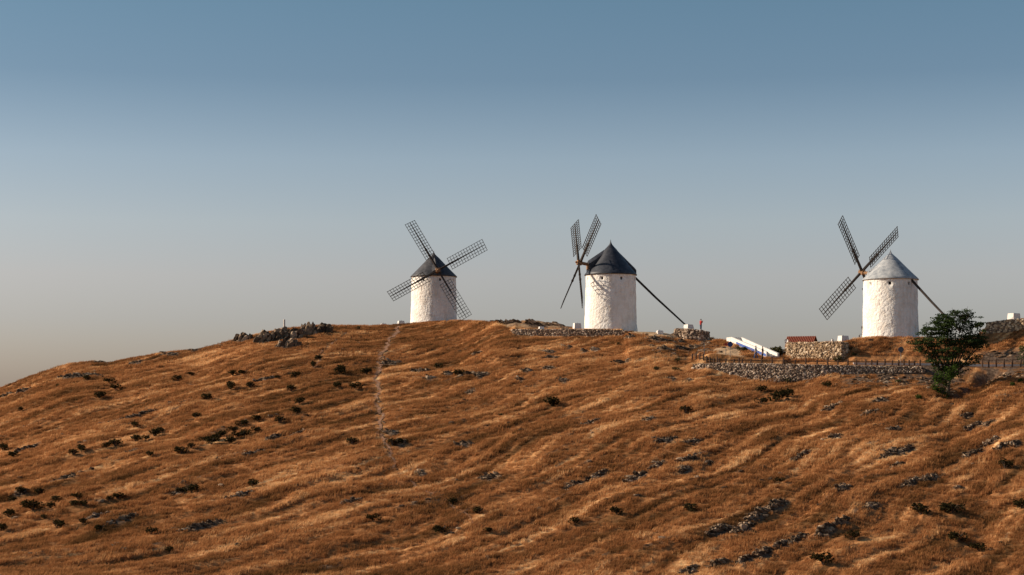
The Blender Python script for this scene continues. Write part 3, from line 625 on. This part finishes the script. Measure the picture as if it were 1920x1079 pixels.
SHR = {
 'high on the left slope': [(186, 744, 7), (217, 730, 7), (206, 717, 6), (163, 710, 5), (333, 712, 6), (359, 702, 4), (436, 702, 5), (457, 700, 5), (432, 728, 7), (470, 725, 6), (387, 747, 6), (38, 769, 4), (522, 708, 4), (367, 782, 6)],
 'across the middle of the left slope': [(251, 799, 6), (5, 842, 7), (25, 857, 7), (152, 844, 7), (138, 852, 6), (199, 838, 6), (216, 835, 7), (254, 825, 7), (273, 824, 6), (289, 816, 7), (301, 810, 6), (340, 848, 7), (359, 839, 5), (279, 853, 5), (383, 826, 6), (396, 831, 8), (414, 818, 7), (430, 829, 7), (437, 809, 6), (453, 796, 7), (482, 787, 6), (458, 817, 7), (480, 809, 6), (445, 820, 7), (405, 824, 6)],
 'low in the dark left corner': [(473, 911, 7), (40, 924, 7), (72, 925, 6), (61, 955, 11), (16, 967, 8), (95, 951, 6), (103, 939, 6), (137, 946, 6), (156, 947, 6), (221, 934, 7), (206, 938, 5), (107, 988, 8), (189, 994, 6), (283, 1000, 6), (318, 1034, 6), (359, 921, 7), (82, 971, 5), (3, 993, 7), (25, 938, 5), (145, 933, 6), (156, 982, 5), (340, 922, 5)],
 'left of the footpath below the crag': [(596, 673, 5), (587, 686, 5), (553, 705, 6), (637, 700, 9), (687, 699, 6), (635, 725, 6), (667, 728, 7), (546, 731, 6), (561, 755, 6), (557, 773, 7), (526, 791, 7), (660, 831, 7)],
 'scattered right of the footpath in the middle': [(736, 833, 6), (755, 831, 6), (823, 689, 6), (859, 702, 7), (700, 976, 7), (827, 998, 9), (849, 944, 6), (898, 961, 7), (917, 997, 5), (1156, 963, 7), (1034, 759, 9), (1078, 982, 7), (1294, 957, 8)],
 'below the rubble retaining wall': [(1427, 733, 7), (1427, 754, 7), (1456, 750, 9), (1476, 743, 8), (1286, 772, 7), (1461, 904, 6), (1552, 725, 6)],
 'in the near grass at the bottom right': [(1785, 960, 12), (1726, 963, 10), (1885, 876, 9), (1543, 1055, 12), (1835, 1032, 8), (1796, 1013, 10), (1915, 950, 8), (1600, 1010, 9)]}
def place_shrub(p, s, meshes, rng, label, group, cat='shrub', name='dark_shrub'):
    e = empty(name, p, rng.uniform(0, 6.28)); e.scale = (s * rng.uniform(.85, 1.2), s * rng.uniform(.85, 1.1), s * rng.uniform(.75, 1.0)); tag(e, label, cat, group)
    fm, sm = meshes[rng.randrange(len(meshes))]
    for nm, me in (('foliage', fm), ('stem', sm)):
        o = bpy.data.objects.new(nm, me); COL.objects.link(o); o.parent = e
rng = random.Random(77); SPOTS = []
for reg, lst in SHR.items():
    for k, (u, v, r) in enumerate(sorted(lst)):
        p = hit(u, v + 3); SPOTS.append((p.x, p.y, r * p.y / FPX)); place_shrub(p + Vector((0, 0, .12)), 1.75 * r * p.y / FPX / .6, SHM, rng, f'dark shrub {reg}, {ORD[k]} of that scatter', 'dark shrubs ' + reg)
OL = [(1449, 664, 17, 'dark green bush beside the blue and white stair foot, nearest the stair', 238), (1465, 664, 16, 'dark green bush between the stair foot and the golden stone wall', 238.5),
      (1391, 660, 9, 'olive bush under the left half of the blue and white stair', 236), (1388, 641, 6, 'small olive bush on the skyline above the stair', 246), (1419, 655, 6, 'small bush on the skyline beside the lower stair', 245),
      (1571, 660, 8, 'olive bush left of the golden grass in front of the mound wall end', 231.5), (1592, 659, 7, 'olive bush at the right end of the golden stone wall', 233), (1601, 668, 5, 'small yellowish bush on the mound just above the fence', 232)]
for u, v, r, lab, D in OL:
    p = Vector(((u - UC) / FPX * D, D, 0)); p.z = float(gz(p.x, p.y)); place_shrub(p, r * D / FPX / .55, OLM, rng, lab, None, 'bush', 'olive_bush')
for k, (u, v, r, lab) in enumerate([(1231, 662 + 30, 7, 'grey green tussock bush left of the retaining wall, upper one'), (1270, 678, 9, 'grey green bush just left of the retaining wall top'), (1268, 694, 8, 'grey green bush left of the retaining wall foot'), (109, 724, 5, 'small green bush on the far left skyline rocks'), (938, 778, 5, 'small green bush alone on the middle slope'), (1160, 645, 5, 'small olive bush below the middle windmill terrace'), (1480, 716, 10, 'olive bush against the foot of the retaining wall'), (670, 616, 6, 'pale olive bush on the skyline right of the crag')]):
    p = hit(u, v + 2); place_shrub(p, r * p.y / FPX / .6, OLM, rng, lab, None, 'bush', 'olive_bush')
for u, v, r, lab in [(1722, 747, 8, 'small bright green bush below the left side of the big tree'), (1897, 722, 8, 'bright green bush on the slope near the right edge, left one'), (1912, 716, 8, 'bright green bush on the slope touching the right edge'), (1685, 716, 5, 'small green bush on the rubble left of the big tree')]:
    p = hit(u, v + 2); place_shrub(p, r * p.y / FPX / .6, BRM, rng, lab, None, 'bush', 'green_bush')

def tree(base, lobes, label, seed, leafn, size, mat, trunk_r=.2):
    rng = random.Random(seed); root = empty('broadleaf_tree', base); tag(root, label, 'tree')
    t = MB(); top = Vector((0, 0, 0)); stems = 4
    cs = [Vector(l[0]) for l in lobes]
    fork = Vector((.3, 0, 1.8))
    t.tube([(0, 0, -.6), (.12, .05, .7), fork], [trunk_r * 1.3, trunk_r, trunk_r * .85], 9)
    for c in cs:
        mid = fork.lerp(c, .5) + Vector((rng.uniform(-.3, .3), rng.uniform(-.3, .3), rng.uniform(0, .4)))
        t.tube([fork, mid, c], [trunk_r * .55, trunk_r * .32, trunk_r * .1], 6)
        for j in range(4):
            d = Vector((rng.gauss(0, 1), rng.gauss(0, 1), rng.gauss(.3, .6))).normalized(); t.tube([mid.lerp(c, .5 + .1 * j), c + d * 1.1], [trunk_r * .16, trunk_r * .05], 5)
    t.build('trunk', M['bark'], root)
    m = MB()
    for (c, rad) in lobes:
        for j in range(int(10 * rad[0] * rad[1] * rad[2] ** .5 + 4)):
            d = Vector((rng.gauss(0, 1), rng.gauss(0, 1), rng.gauss(0, 1))).normalized(); q = rng.random() ** .45 * rng.uniform(.75, 1.28)
            cc = Vector(c) + Vector((d.x * rad[0], d.y * rad[1], d.z * rad[2])) * q; tn = rng.uniform(0, .6)
            leaves(m, cc, (.62, .6, .2), leafn, size, rng, tone=(tn, tn + .45), shell=0)
    m.build('crown', mat, root)
    return root
tb = hit(1776, 741); sc = tb.y / FPX
def px(u, v, dy=0): return Vector(((u - 1776) * sc, dy, (741 - v) * sc))
lob = [(px(1775, 612), (2.3, 2.0, 1.6)), (px(1808, 602), (1.6, 1.5, 1.5)), (px(1752, 622, -.3), (1.9, 1.8, 1.5)), (px(1818, 632), (1.9, 1.8, 1.7)), (px(1778, 645, -.5), (2.2, 1.9, 1.5)), (px(1738, 642), (1.5, 1.4, .9)), (px(1722, 652), (.9, .9, .5)), (px(1832, 646), (1.2, 1.2, .9)), (px(1750, 664), (1.1, 1.1, .9)), (px(1770, 598), (1.5, 1.4, .9)), (px(1812, 591), (.7, .8, .6)), (px(1835, 615), (.8, .9, .9)), (px(1800, 662), (1.3, 1.2, .9)), (px(1822, 672), (.8, .8, .8)), (px(1742, 672), (.7, .7, .5)), (px(1735, 622), (.8, .8, .5)), (px(1783, 682, -.2), (1.1, 1.0, .9)), (px(1768, 700, -.2), (.8, .8, .7)), (px(1793, 700), (.7, .7, .7)), (px(1772, 672, -.8), (1.0, .9, .7)), (px(1802, 684, -.6), (.9, .8, .8)), (px(1756, 684, -.5), (.7, .7, .6)), (px(1716, 642), (.7, .7, .35)), (px(1845, 640), (.8, .8, .5)), (px(1795, 589), (.6, .7, .5))]
tree(tb, lob, 'big dark green leafy tree in front of the right windmill', 11, 30, .15, M['green'], .22)
tb2 = hit(1766, 742)
gb = empty('green_bush', tb2); tag(gb, 'tall bright green leafy bush at the foot of the big tree', 'bush')
m = MB(); rng = random.Random(5)
for (u, v, r) in [(1762, 726, 1.0), (1776, 712, 1.0), (1770, 738, .8), (1755, 736, .6), (1782, 698, .9), (1760, 708, .7)]:
    for j in range(20):
        d = Vector((rng.gauss(0, 1), rng.gauss(0, 1), rng.gauss(0, 1))).normalized() * r * rng.random() ** .4; tn = rng.uniform(0, .5)
        leaves(m, Vector(((u - 1766) * sc, 0, (742 - v) * sc)) + d, (.36, .36, .3), 14, .15, rng, tone=(tn, tn + .45), shell=0)
m.build('foliage', M['bright'], gb); m = MB()
for j in range(5): m.tube([(0, 0, -.2), (rng.uniform(-.4, .6), rng.uniform(-.3, .3), 1.4), (rng.uniform(-.6, 1), rng.uniform(-.4, .4), 2.8)], [.06, .045, .02], 6)
m.build('stem', M['bark'], gb)
tr = Vector(((1925 - UC) / FPX * 228.5, 228.5, 0)); tr.z = float(gz(tr.x, tr.y))
s2 = 228.5 / FPX
tree(tr, [(Vector((0, 0, 2.0)), (1.2, 1.1, 1.1)), (Vector((-.5, 0, 1.2)), (.9, .9, .9)), (Vector((.6, .2, 2.8)), (1.0, 1.0, .9))], 'small green tree cut by the right edge behind the fence', 13, 13, .15, M['green'], .12)

# ------------------------------------------------------------------ grass and loose stones
src = bpy.data.collections.new('tuft_sources')
def tuft(seed, n, rad, h, wd):
    rng = random.Random(seed); m = MB()
    for _ in range(n):
        q = rng.uniform(0, 6.28); r = rad * rng.random() ** .6; b = Vector((r * math.cos(q), r * math.sin(q), -.06))
        hh = h * rng.uniform(.55, 1.15); lean = Vector((.30 + rng.gauss(0, .25), .12 + rng.gauss(0, .25), 0)) * hh
        f = rng.uniform(0, 3.14); s = Vector((math.cos(f), math.sin(f), 0)) * wd * rng.uniform(.7, 1.3)
        mid = b + lean * .35 + Vector((0, 0, hh * .6)); tip = b + lean + Vector((0, 0, hh))
        m.add([b - s, b + s, mid + s * .7, mid - s * .7, tip], [(0, 1, 2, 3), (3, 2, 4)], rng.random())
    o = m.build('tuft', M['grass']); COL.objects.unlink(o); src.objects.link(o); return o
for i in range(6): tuft(i, 46, .62, .38 + .05 * (i % 3), .026)
def scatter(name, n, seed, urange, drange):
    g = np.random.default_rng(seed); D = np.sqrt(g.uniform(drange[0] ** 2, drange[1] ** 2, n)); u = g.uniform(*urange, n); return u, D, g
u, D, g = scatter('grass', 146000, 1, (-270, 2240), (112, 292))
keep = D < np.interp(u, US, Dc) + 9
keep &= look(roadmask, u, D) < .35
rk = look(rock, u, D); sd = look(sand, u, D)
keep &= g.random(len(u)) > np.maximum(rk * .82, sd * 1.02)
pd_ = look(pathd, u, D); p2 = look(path2d, u, D); keep &= (pd_ > .62 - .5 * smooth(200, 160, D)) & (p2 > .4)
plat = ((u > 955) & (u < 1176) & (D > 250)) | ((u > 1262) & (u < 1332) & (D > 249)) | ((u > 1846) & (D > 241))
keep &= ~plat
for b, bu in ((b1, 0), (b2, 0), (b3, 0)):
    keep &= np.hypot((u - UC) / FPX * D - b.x, D - b.y) > 4.1
for sx_, sy_, sr_ in SPOTS: keep &= np.hypot((u - UC) / FPX * D - sx_, D - sy_ + .5) > .55 + sr_
u, D = u[keep], D[keep]; n = len(u)
tn = look(tint, u, D) + g.normal(0, .05, n)
sc_ = g.uniform(.6, 1.15, n) * np.clip(.78 + .5 * look(st1, u, D) + .6 * look(st3, u, D) + .25 * look(grain, u, D), .35, 1.4) * (1 - .5 * look(rock, u, D))
pts = np.stack([(u - UC) / FPX * D, D, look(Z, u, D) - .02], -1)
def point_instancer(name, pts, attrs, coll, label, cat):
    me = bpy.data.meshes.new(name); me.vertices.add(len(pts)); me.vertices.foreach_set('co', pts.astype(np.float32).ravel())
    for k, (typ, a) in attrs.items():
        at_ = me.attributes.new(k, typ, 'POINT'); at_.data.foreach_set('value', a)
    o = bpy.data.objects.new(name, me); COL.objects.link(o); tag(o, label, cat, kind='stuff')
    ng = bpy.data.node_groups.new(name, 'GeometryNodeTree')
    ng.interface.new_socket('Geometry', in_out='INPUT', socket_type='NodeSocketGeometry'); ng.interface.new_socket('Geometry', in_out='OUTPUT', socket_type='NodeSocketGeometry')
    N = ng.nodes; Lk = ng.links; gi = N.new('NodeGroupInput'); go = N.new('NodeGroupOutput')
    ci = N.new('GeometryNodeCollectionInfo'); ci.inputs['Collection'].default_value = coll; ci.inputs['Separate Children'].default_value = True; ci.inputs['Reset Children'].default_value = True
    ip = N.new('GeometryNodeInstanceOnPoints'); ip.inputs['Pick Instance'].default_value = True
    def na(nm, dt): x = N.new('GeometryNodeInputNamedAttribute'); x.data_type = dt; x.inputs['Name'].default_value = nm; return x.outputs['Attribute']
    cx = N.new('ShaderNodeCombineXYZ'); Lk.new(na('turn', 'FLOAT'), cx.inputs['Z'])
    Lk.new(gi.outputs[0], ip.inputs['Points']); Lk.new(ci.outputs[0], ip.inputs['Instance']); Lk.new(na('pick', 'INT'), ip.inputs['Instance Index'])
    Lk.new(cx.outputs[0], ip.inputs['Rotation']); Lk.new(na('size', 'FLOAT'), ip.inputs['Scale']); Lk.new(ip.outputs[0], go.inputs[0])
    md = o.modifiers.new('scatter', 'NODES'); md.node_group = ng
    return o
f32 = lambda a: np.asarray(a, np.float32)
point_instancer('dry_grass', pts, dict(tint=('FLOAT', f32(np.clip(tn, .03, 1))), turn=('FLOAT', f32(g.uniform(-.7, .7, n))), size=('FLOAT', f32(sc_)), pick=('INT', g.integers(0, 6, n).astype(np.int32))), src, 'tufts of dry rust and straw coloured grass covering the hill', 'grass')

rng = random.Random(3); m = MB(); g = np.random.default_rng(9)
uu = g.uniform(-60, 1990, 60000); D2 = np.sqrt(g.uniform(132 ** 2, 262 ** 2, 60000))
ok = (g.random(60000) < look(np.maximum(rock, 0), uu, D2) * .55) & (D2 < np.interp(uu, US, Dc) + 2) & (look(roadmask, uu, D2) < .3 + .7 * (D2 < 221)) 
uu, D2 = uu[ok][:7000], D2[ok][:7000]
for a, d in zip(uu, D2):
    s = rng.uniform(.08, .26); x = (a - UC) / FPX * d; stone(m, (x, d, float(look(Z, a, d)) + s * .2), (s * 1.4, s, s * .7), rng)
for (x, y) in resample(path_xy[2:9], .35):
    for j in range(1):
        s = rng.uniform(.05, .13); xx = x + rng.gauss(0, .4); yy = y + rng.gauss(0, .3); stone(m, (xx, yy, float(gz(xx, yy)) + s * .3), (s * 1.3, s, s * .7), rng, tone=rng.uniform(.5, 1))
tag(m.build('loose_stones', M['rock']), 'loose grey stones strewn between the grass on the hill', 'stones', kind='stuff')

# ------------------------------------------------------------------ white blocks and the pillar
def block(u, vb, D, wpx, hpx, label, name='anchor_block', taper=.78, mat='block', rz=.25, capped=False):
    k = D / FPX; p = at(u, vb, D); w_, h = wpx * k / 2, hpx * k
    root = empty(name, p, rz); tag(root, label, 'block')
    m = MB(); b = .06 * w_
    def ring(s, z): return [(-s * w_, -s * w_ * .9, z), (s * w_, -s * w_ * .9, z), (s * w_, s * w_ * .9, z), (-s * w_, s * w_ * .9, z)]
    prof = [(1, -.4), (1, .02), (taper + .02, h * .94), (taper - .03, h)]
    vs = []; fs = []
    for s, z in prof: vs += ring(s, z)
    for i in range(3):
        for j in range(4): fs.append((i * 4 + j, i * 4 + (j + 1) % 4, i * 4 + 4 + (j + 1) % 4, i * 4 + 4 + j))
    fs.append((12, 13, 14, 15)); m.add(vs, fs); m.build('body', M[mat], root)
    m = MB(); m.tube([(0, 0, h - .02), (0, 0, h + .1)], [.06, .05], 8); m.build('iron_ring_stub', M['metal'], root)
    return root
block(752, 610, 287, 13, 8, 'whitewashed block on the skyline left of the left windmill', rz=.3)
block(719, 611, 284, 12, 4, 'low white slab on the skyline further left of the left windmill', taper=.7)
block(1082, 618.5, 254, 14, 12, 'whitewashed block on the terrace left of the middle windmill', taper=.86)
block(1015, 619, 253, 10, 6, 'low whitewashed block at the left part of the terrace wall', taper=.8)
block(1291, 619, 251.5, 16, 10, 'whitewashed tail beam block on the dark stone bastion', taper=.76, rz=.6)
block(1237, 623, 249.5, 11, 3, 'flat white slab on the bare sandy ground right of the middle windmill', taper=.8)
block(1581, 643, 236.5, 17, 13, 'whitewashed block on the mound wall left of the right windmill', taper=.84, rz=.4)
block(1561, 642.5, 235, 5, 6, 'tiny white post stone left of the block on the mound wall', taper=.6)
block(1901, 600, 244, 18, 12, 'whitewashed block on the upper stone wall at the right edge', taper=.9, rz=.5)
p = hit(533, 617); p = at(533, 616, p.y + .5)
root = empty('survey_pillar', p); tag(root, 'slim whitish survey pillar standing on the rocky crag at left', 'pillar')
m = MB(); m.lathe([(0.02, -.6), (.17, -.6), (.15, 1.35), (.13, 1.4), (.02, 1.41)], 14); m.build('shaft', M['concrete'], root, False)
m = MB(); m.lathe([(.02, -.5), (.32, -.5), (.30, .06), (.02, .07)], 14); m.build('footing', M['concrete'], root)

# ------------------------------------------------------------------ fences
def fence(label, posts, h, rails, r=.105):
    P = []
    for u, D, dz in posts:
        x = (u - UC) / FPX * D; P.append(Vector((x, D, float(gz(x, D)) + dz)))
    root = empty('timber_fence', P[0]); tag(root, label, 'fence', 'timber fences along the road'); rng = random.Random(int(P[0].x * 10))
    m = MB(); m.tube([(0, 0, -.4), (0, 0, h - .05), (0, 0, h)], [r, r, r * .6], 8); base = m.build('post', M['post'], root); base.location = (0, 0, 0)
    for q in P[1:]:
        o = base.copy(); COL.objects.link(o); o.parent = root; o.location = q - P[0]; o.rotation_euler = (rng.gauss(0, .02), rng.gauss(0, .03), rng.uniform(0, 6)); o.scale.z = rng.uniform(.92, 1.06)
    for a, b in zip(P[:-1], P[1:]):
        for hh in rails:
            m = MB(); m.tube([a - P[0] + Vector((0, 0, hh)), b - P[0] + Vector((0, 0, hh))], [.035, .035], 7); m.build('rail', M['post'], root)
near = [(1345, 222.2), (1386, 222.2), (1428, 222.2), (1469, 222.2), (1511, 222.2), (1552, 222.2), (1590, 222.2), (1623, 222.2), (1659, 222.2), (1695, 222.2), (1725, 222.2), (1760, 222.2), (1800, 222.2)]
far = [(1298, 231), (1305, 230.6), (1312, 230.2), (1319, 229.9), (1325, 229.6), (1331, 229.4), (1338, 229.2), (1349, 229), (1361, 229), (1376, 229), (1392, 229), (1408, 229), (1448, 229), (1491, 229), (1532, 229), (1571, 229), (1606, 229), (1634, 229), (1645, 229), (1673, 229), (1685, 229), (1705, 229), (1715, 229)]
fence('near row of dark timber posts with rail on top of the rubble retaining wall', [(u, D, .05) for u, D in near], .86, (.52,))
fence('far row of dark timber posts beyond the road, turning away at its left end', [(u, D, .05) for u, D in far], .80, (.5,))
fence('dark timber post and rail fence at the right edge, right of the big tree', [(u, 222.2, .12) for u in (1842, 1854, 1868, 1883, 1898, 1914, 1931, 1950)], .98, (.86,), .10)

# ------------------------------------------------------------------ signs and poles
def sign(u, D, h, shape, r, mat, label, name='road_sign', rim=None, rz=0.0):
    x = (u - UC) / FPX * D; p = Vector((x, D, float(gz(x, D)))); root = empty(name, p, rz); tag(root, label, 'sign')
    m = MB(); m.tube([(0, 0, -.4), (0, 0, h)], [.035, .035], 8); m.build('pole', M['metal'], root)
    if shape:
        n = 28 if shape == 'disc' else 3; m = MB(); a0 = math.pi / 2 if shape == 'tri' else 0
        c = h - r * .6
        def ring(rr, y): return [(rr * math.cos(a0 + 2 * math.pi * k / n), y, c + rr * math.sin(a0 + 2 * math.pi * k / n)) for k in range(n)]
        m.add(ring(r, -.05) + ring(r, -.07), [tuple(range(n)), tuple(range(2 * n - 1, n - 1, -1))] + [(k, n + k, n + (k + 1) % n, (k + 1) % n) for k in range(n)]); m.build('plate', M[mat], root)
        if rim:
            m = MB(); a = ring(r, -.074) + ring(r * .82, -.074); m.add(a, [(k, (k + 1) % n, n + (k + 1) % n, n + k) for k in range(n)]); m.build('rim', M[rim], root)
    return root
sign(1689, 221.9, 2.35, 'disc', .36, 'signback', 'round sign with dark back on a thin pole left of the big tree')
sign(1369, 230.4, 1.9, 'disc', .36, 'signblue', 'round blue road sign on a pole in front of the white stair')
sign(1361, 231.2, 1.6, 'tri', .34, 'signred', 'small red triangular sign partly behind the round blue sign')
sign(1320.5, 231.5, 1.6, None, 0, None, 'bare thin pole standing among the far fence posts at left', 'thin_pole')
x = (1616 - UC) / FPX * 244.5; p = Vector((x, 244.5, float(gz(x, 244.5)))); root = empty('lantern_post', p); tag(root, 'thin dark lantern post close against the left side of the right windmill', 'lamp')
m = MB(); m.tube([(0, 0, -.3), (0, 0, 1.9)], [.05, .04], 8); m.build('pole', M['metal'], root)
m = MB(); m.tube([(0, 0, 1.1), (-.3, 0, 1.15), (-.36, 0, .95)], [.03, .03, .03], 6); m.lathe([(.02, 1.9), (.10, 1.95), (.13, 2.2), (.03, 2.32)], 10); m.box((-.36, 0, .82), (.09, 0, 0), (0, .09, 0), (0, 0, .16)); m.build('lantern', M['signback'], root)

# ------------------------------------------------------------------ stair with white parapet and blue band
A = at(1370, 645, 243); B = at(1437, 671, 233.5)
root = empty('painted_stair', A); tag(root, 'white stair parapet with a blue painted band climbing towards the middle windmill', 'stair')
d = (B - A); dh = Vector((d.x, d.y, 0)).normalized(); nb = Vector((dh.y, -dh.x, 0))
def slab(name, a, b, z0a, z1a, z0b, z1b, off, th, mat):
    m = MB(); vs = []
    for P_, z0, z1 in ((a, z0a, z1a), (b, z0b, z1b)):
        for o_ in (off, off - th):
            vs += [P_ + nb * o_ + Vector((0, 0, z0)), P_ + nb * o_ + Vector((0, 0, z1))]
    m.add(vs, [(0, 1, 5, 4), (3, 2, 6, 7), (1, 3, 7, 5), (2, 0, 4, 6), (0, 2, 3, 1), (4, 5, 7, 6)]); return m.build(name, M[mat], root)
O = Vector((0, 0, 0))
slab('parapet', O, d, -.6, .98, -.7, .80, 0, .3, 'block')
slab('blue_band', d * .16, d * .99, .18, .60, .12, .50, .02, .015, 'blue')
slab('parapet', O, d, -.6, .95, -.7, .62, -1.7, .3, 'block')
slab('landing', -dh * 1.2 - Vector((0, 0, .02)), O, .2, .95, .2, .93, .02, 2.2, 'block')
for k in range(12):
    m = MB(); c = d * ((k + .5) / 12) - nb * 1.0; m.box(c + Vector((0, 0, -.12)), dh * (d.length / 24), nb * .68, Vector((0, 0, .26))); m.build('step', M['block'], root)

# ------------------------------------------------------------------ hut with red tiled roof
k = 241 / FPX; p = at(1503, 650, 241); root = empty('red_roofed_hut', p, -.35); tag(root, 'small hut with dark red tiled roof behind the golden stone wall', 'hut')
hw, hd, e, rg = 1.75, 1.6, .58, 1.36
m = MB(); m.add([(-hw, -hd, -2.5), (hw, -hd, -2.5), (hw, hd, -2.5), (-hw, hd, -2.5), (-hw, -hd, e), (hw, -hd, e), (hw, hd, e), (-hw, hd, e), (-hw, 0, rg - .06), (hw, 0, rg - .06)], [(0, 1, 5, 4), (2, 3, 7, 6), (1, 2, 6, 9, 5), (3, 0, 4, 8, 7)]); m.build('wall', M['redwall'], root)
rf = None
for s in (-1, 1):
    m = MB(); a = Vector((0, s * (hd + .3), e - .16)); b = Vector((0, 0, rg)); up_ = Vector((0, s * .3, .6)).normalized() * .06
    for L_ in (-hw - .25,):
        vs = [Vector((x, q.y, q.z)) + w_ for q in (a, b) for x in (-hw - .25, hw + .25) for w_ in (Vector(), up_)]
        m.add(vs, [(0, 1, 3, 2), (4, 6, 7, 5), (0, 4, 5, 1), (2, 3, 7, 6), (1, 5, 7, 3), (0, 2, 6, 4)])
    r_ = m.build('roof', M['tile'], root)
    m = MB()
    for i in range(17):
        x = -hw - .2 + i * (2 * hw + .4) / 16; m.tube([Vector((x, a.y, a.z)) + up_, Vector((x, b.y, b.z)) + up_], [.075, .075], 6)
    t_ = m.build('tile_rows', M['tile'], r_); t_['kind'] = 'stuff'
m = MB(); m.lathe([(.02, 0), (.2, .04), (.26, .14)], 14); o = m.build('dish', M['block'], root); o.location = (-hw - .05, -hd - .2, .72); o.rotation_euler = (R(80), 0, 0)

# ------------------------------------------------------------------ people
def person(p, face, label, shirt, trousers, hair, pose):
    """one skinned body; clothes and hair are shells over it. local -Y is forward"""
    V = []; E = []; Rd = []
    def v(x, y, z, r): V.append((x, y, z)); Rd.append(r); return len(V) - 1
    def ch(*ii):
        for a, b in zip(ii[:-1], ii[1:]): E.append((a, b))
    pel = v(0, 0, .95, .135); wa = v(0, 0, 1.10, .125); chs = v(0, .01, 1.30, .145); nk0 = v(0, .01, 1.44, .075); nk = v(0, -.005, 1.51, .055); h0 = v(0, -.02, 1.58, .075); h1 = v(0, -.02, 1.66, .092); h2 = v(0, -.012, 1.735, .06)
    ch(pel, wa, chs, nk0, nk, h0, h1, h2)
    nose = v(0, -.125, 1.635, .014); ch(h1, nose)
    for s in (-1, 1):
        sh = v(.175 * s, .01, 1.40, .062); 
        el = v(*pose['el'][0 if s < 0 else 1], .046); wr = v(*pose['wr'][0 if s < 0 else 1], .032)
        ch(chs, sh, el, wr)
        Wv = Vector(V[wr]); fd = (Wv - Vector(V[el])).normalized(); sd_ = fd.orthogonal().normalized()
        pm = Wv + fd * .07; pa = v(*pm, .036); ch(wr, pa)
        for j, (ln, of) in enumerate(((.06, -.03), (.075, -.01), (.08, .01), (.065, .03))):
            k1 = v(*(pm + fd * .04 + sd_ * of), .0095); k2 = v(*(pm + fd * (.04 + ln) + sd_ * of * 1.1 + Vector((0, 0, -.012))), .008); ch(pa, k1, k2)
        t1 = v(*(Wv + fd * .04 + sd_ * .055), .011); ch(wr, t1)
        fx, fy = pose['ft'][0 if s < 0 else 1]
        hp = v(.085 * s, 0, .90, .098); kn = v(.09 * s + fx * .5, fy * .5 - .02, .50, .066); an = v(.09 * s + fx, fy, .09, .043); to = v(.09 * s + fx * 1.1, fy - .16, .04, .036)
        ch(pel, hp, kn, an, to)
        ear = v(.088 * s, -.01, 1.64, .016); ch(h1, ear)
    me = bpy.data.meshes.new('body'); me.from_pydata(V, E, []); tmp = bpy.data.objects.new('tmp', me); COL.objects.link(tmp)
    tmp.modifiers.new('Skin', 'SKIN').use_smooth_shade = True
    for i, sv_ in enumerate(me.skin_vertices[0].data): sv_.radius = (Rd[i], Rd[i]); sv_.use_root = (i == 0)
    tmp.modifiers.new('Sub', 'SUBSURF').levels = 1
    bpy.context.view_layer.update(); dg = bpy.context.evaluated_depsgraph_get()
    bm_ = bpy.data.meshes.new_from_object(tmp.evaluated_get(dg)); bpy.data.objects.remove(tmp)
    root = empty('person', p, face); tag(root, label, 'person')
    bm_.name = 'body'; bm_.materials.clear(); bm_.materials.append(M['skin']); o = bpy.data.objects.new('body', bm_); COL.objects.link(o); o.parent = root
    vs = [x.co.copy() for x in bm_.vertices]; ns = [x.normal.copy() for x in bm_.vertices]
    def shell(nm, test, off, mat):
        fs = [tuple(f.vertices) for f in bm_.polygons if test(f.center)]
        ids = sorted({i for f in fs for i in f}); mp = {i: j for j, i in enumerate(ids)}
        m = MB(); m.add([vs[i] + ns[i] * off for i in ids], [tuple(mp[i] for i in f) for f in fs]); m.build(nm, M[mat], root, True)
    elz = [Vector(pose['wr'][0]), Vector(pose['wr'][1])]
    nearhand = lambda c: min((c - e_).length for e_ in elz) < .17
    shell('shirt', lambda c: .90 < c.z < 1.475 and not nearhand(c) and (abs(c.x) < .6), .018, shirt)
    shell('trousers', lambda c: .07 < c.z < .99 and not nearhand(c) and abs(c.x) < .34, .014, trousers)
    shell('hair', lambda c: c.z > 1.60 and (c.y > -.055 or c.z > 1.70) and abs(c.x) < .12, .016, hair)
    shell('shoe', lambda c: c.z < .10, .012, 'shoe')
    for s in (-1, 1):
        m = MB(); stone(m, (.033 * s, -.108, 1.665), (.012, .008, .009), random.Random(1), jag=.02); m.build('eye', M['hair'], root)
    m = MB(); m.box((0, -.098, 1.585), (.025, 0, 0), (0, .006, 0), (0, 0, .006)); m.build('mouth', M['cl_red'], root)
cam_pose = dict(el=[(-.27, -.08, 1.17), (.27, -.08, 1.17)], wr=[(-.10, -.27, 1.40), (.10, -.27, 1.40)], ft=[(-.02, .02), (.07, -.06)])
walk = dict(el=[(-.24, .06, 1.15), (.24, -.04, 1.15)], wr=[(-.25, .02, .90), (.24, -.22, .98)], ft=[(0, .20), (0, -.22)])
stand = dict(el=[(-.25, .03, 1.14), (.25, .03, 1.14)], wr=[(-.24, -.04, .89), (.24, -.04, .89)], ft=[(-.03, 0), (.05, -.03)])
x = (1314 - UC) / FPX * 250.6; p = Vector((x, 250.6, max(float(gz(x, 250.6)), zof(620.3, 250.2))))
person(p, R(120), 'person in a red jacket standing on the stone bastion above the road', 'cl_red', 'cl_navy', 'hair', cam_pose)
for u, D, f, lab, a, b, ps in ((1417, 231.2, R(60), 'person in a white top and blue jeans walking at the stair foot', 'cl_white', 'cl_jeans', walk), (1430, 231.0, R(-110), 'person in dark clothes at the stair foot, right of the one in white', 'cl_black', 'cl_black', stand)):
    x = (u - UC) / FPX * D; person(Vector((x, D, float(gz(x, D)) + .0)), f, lab, a, b, 'hair', ps)
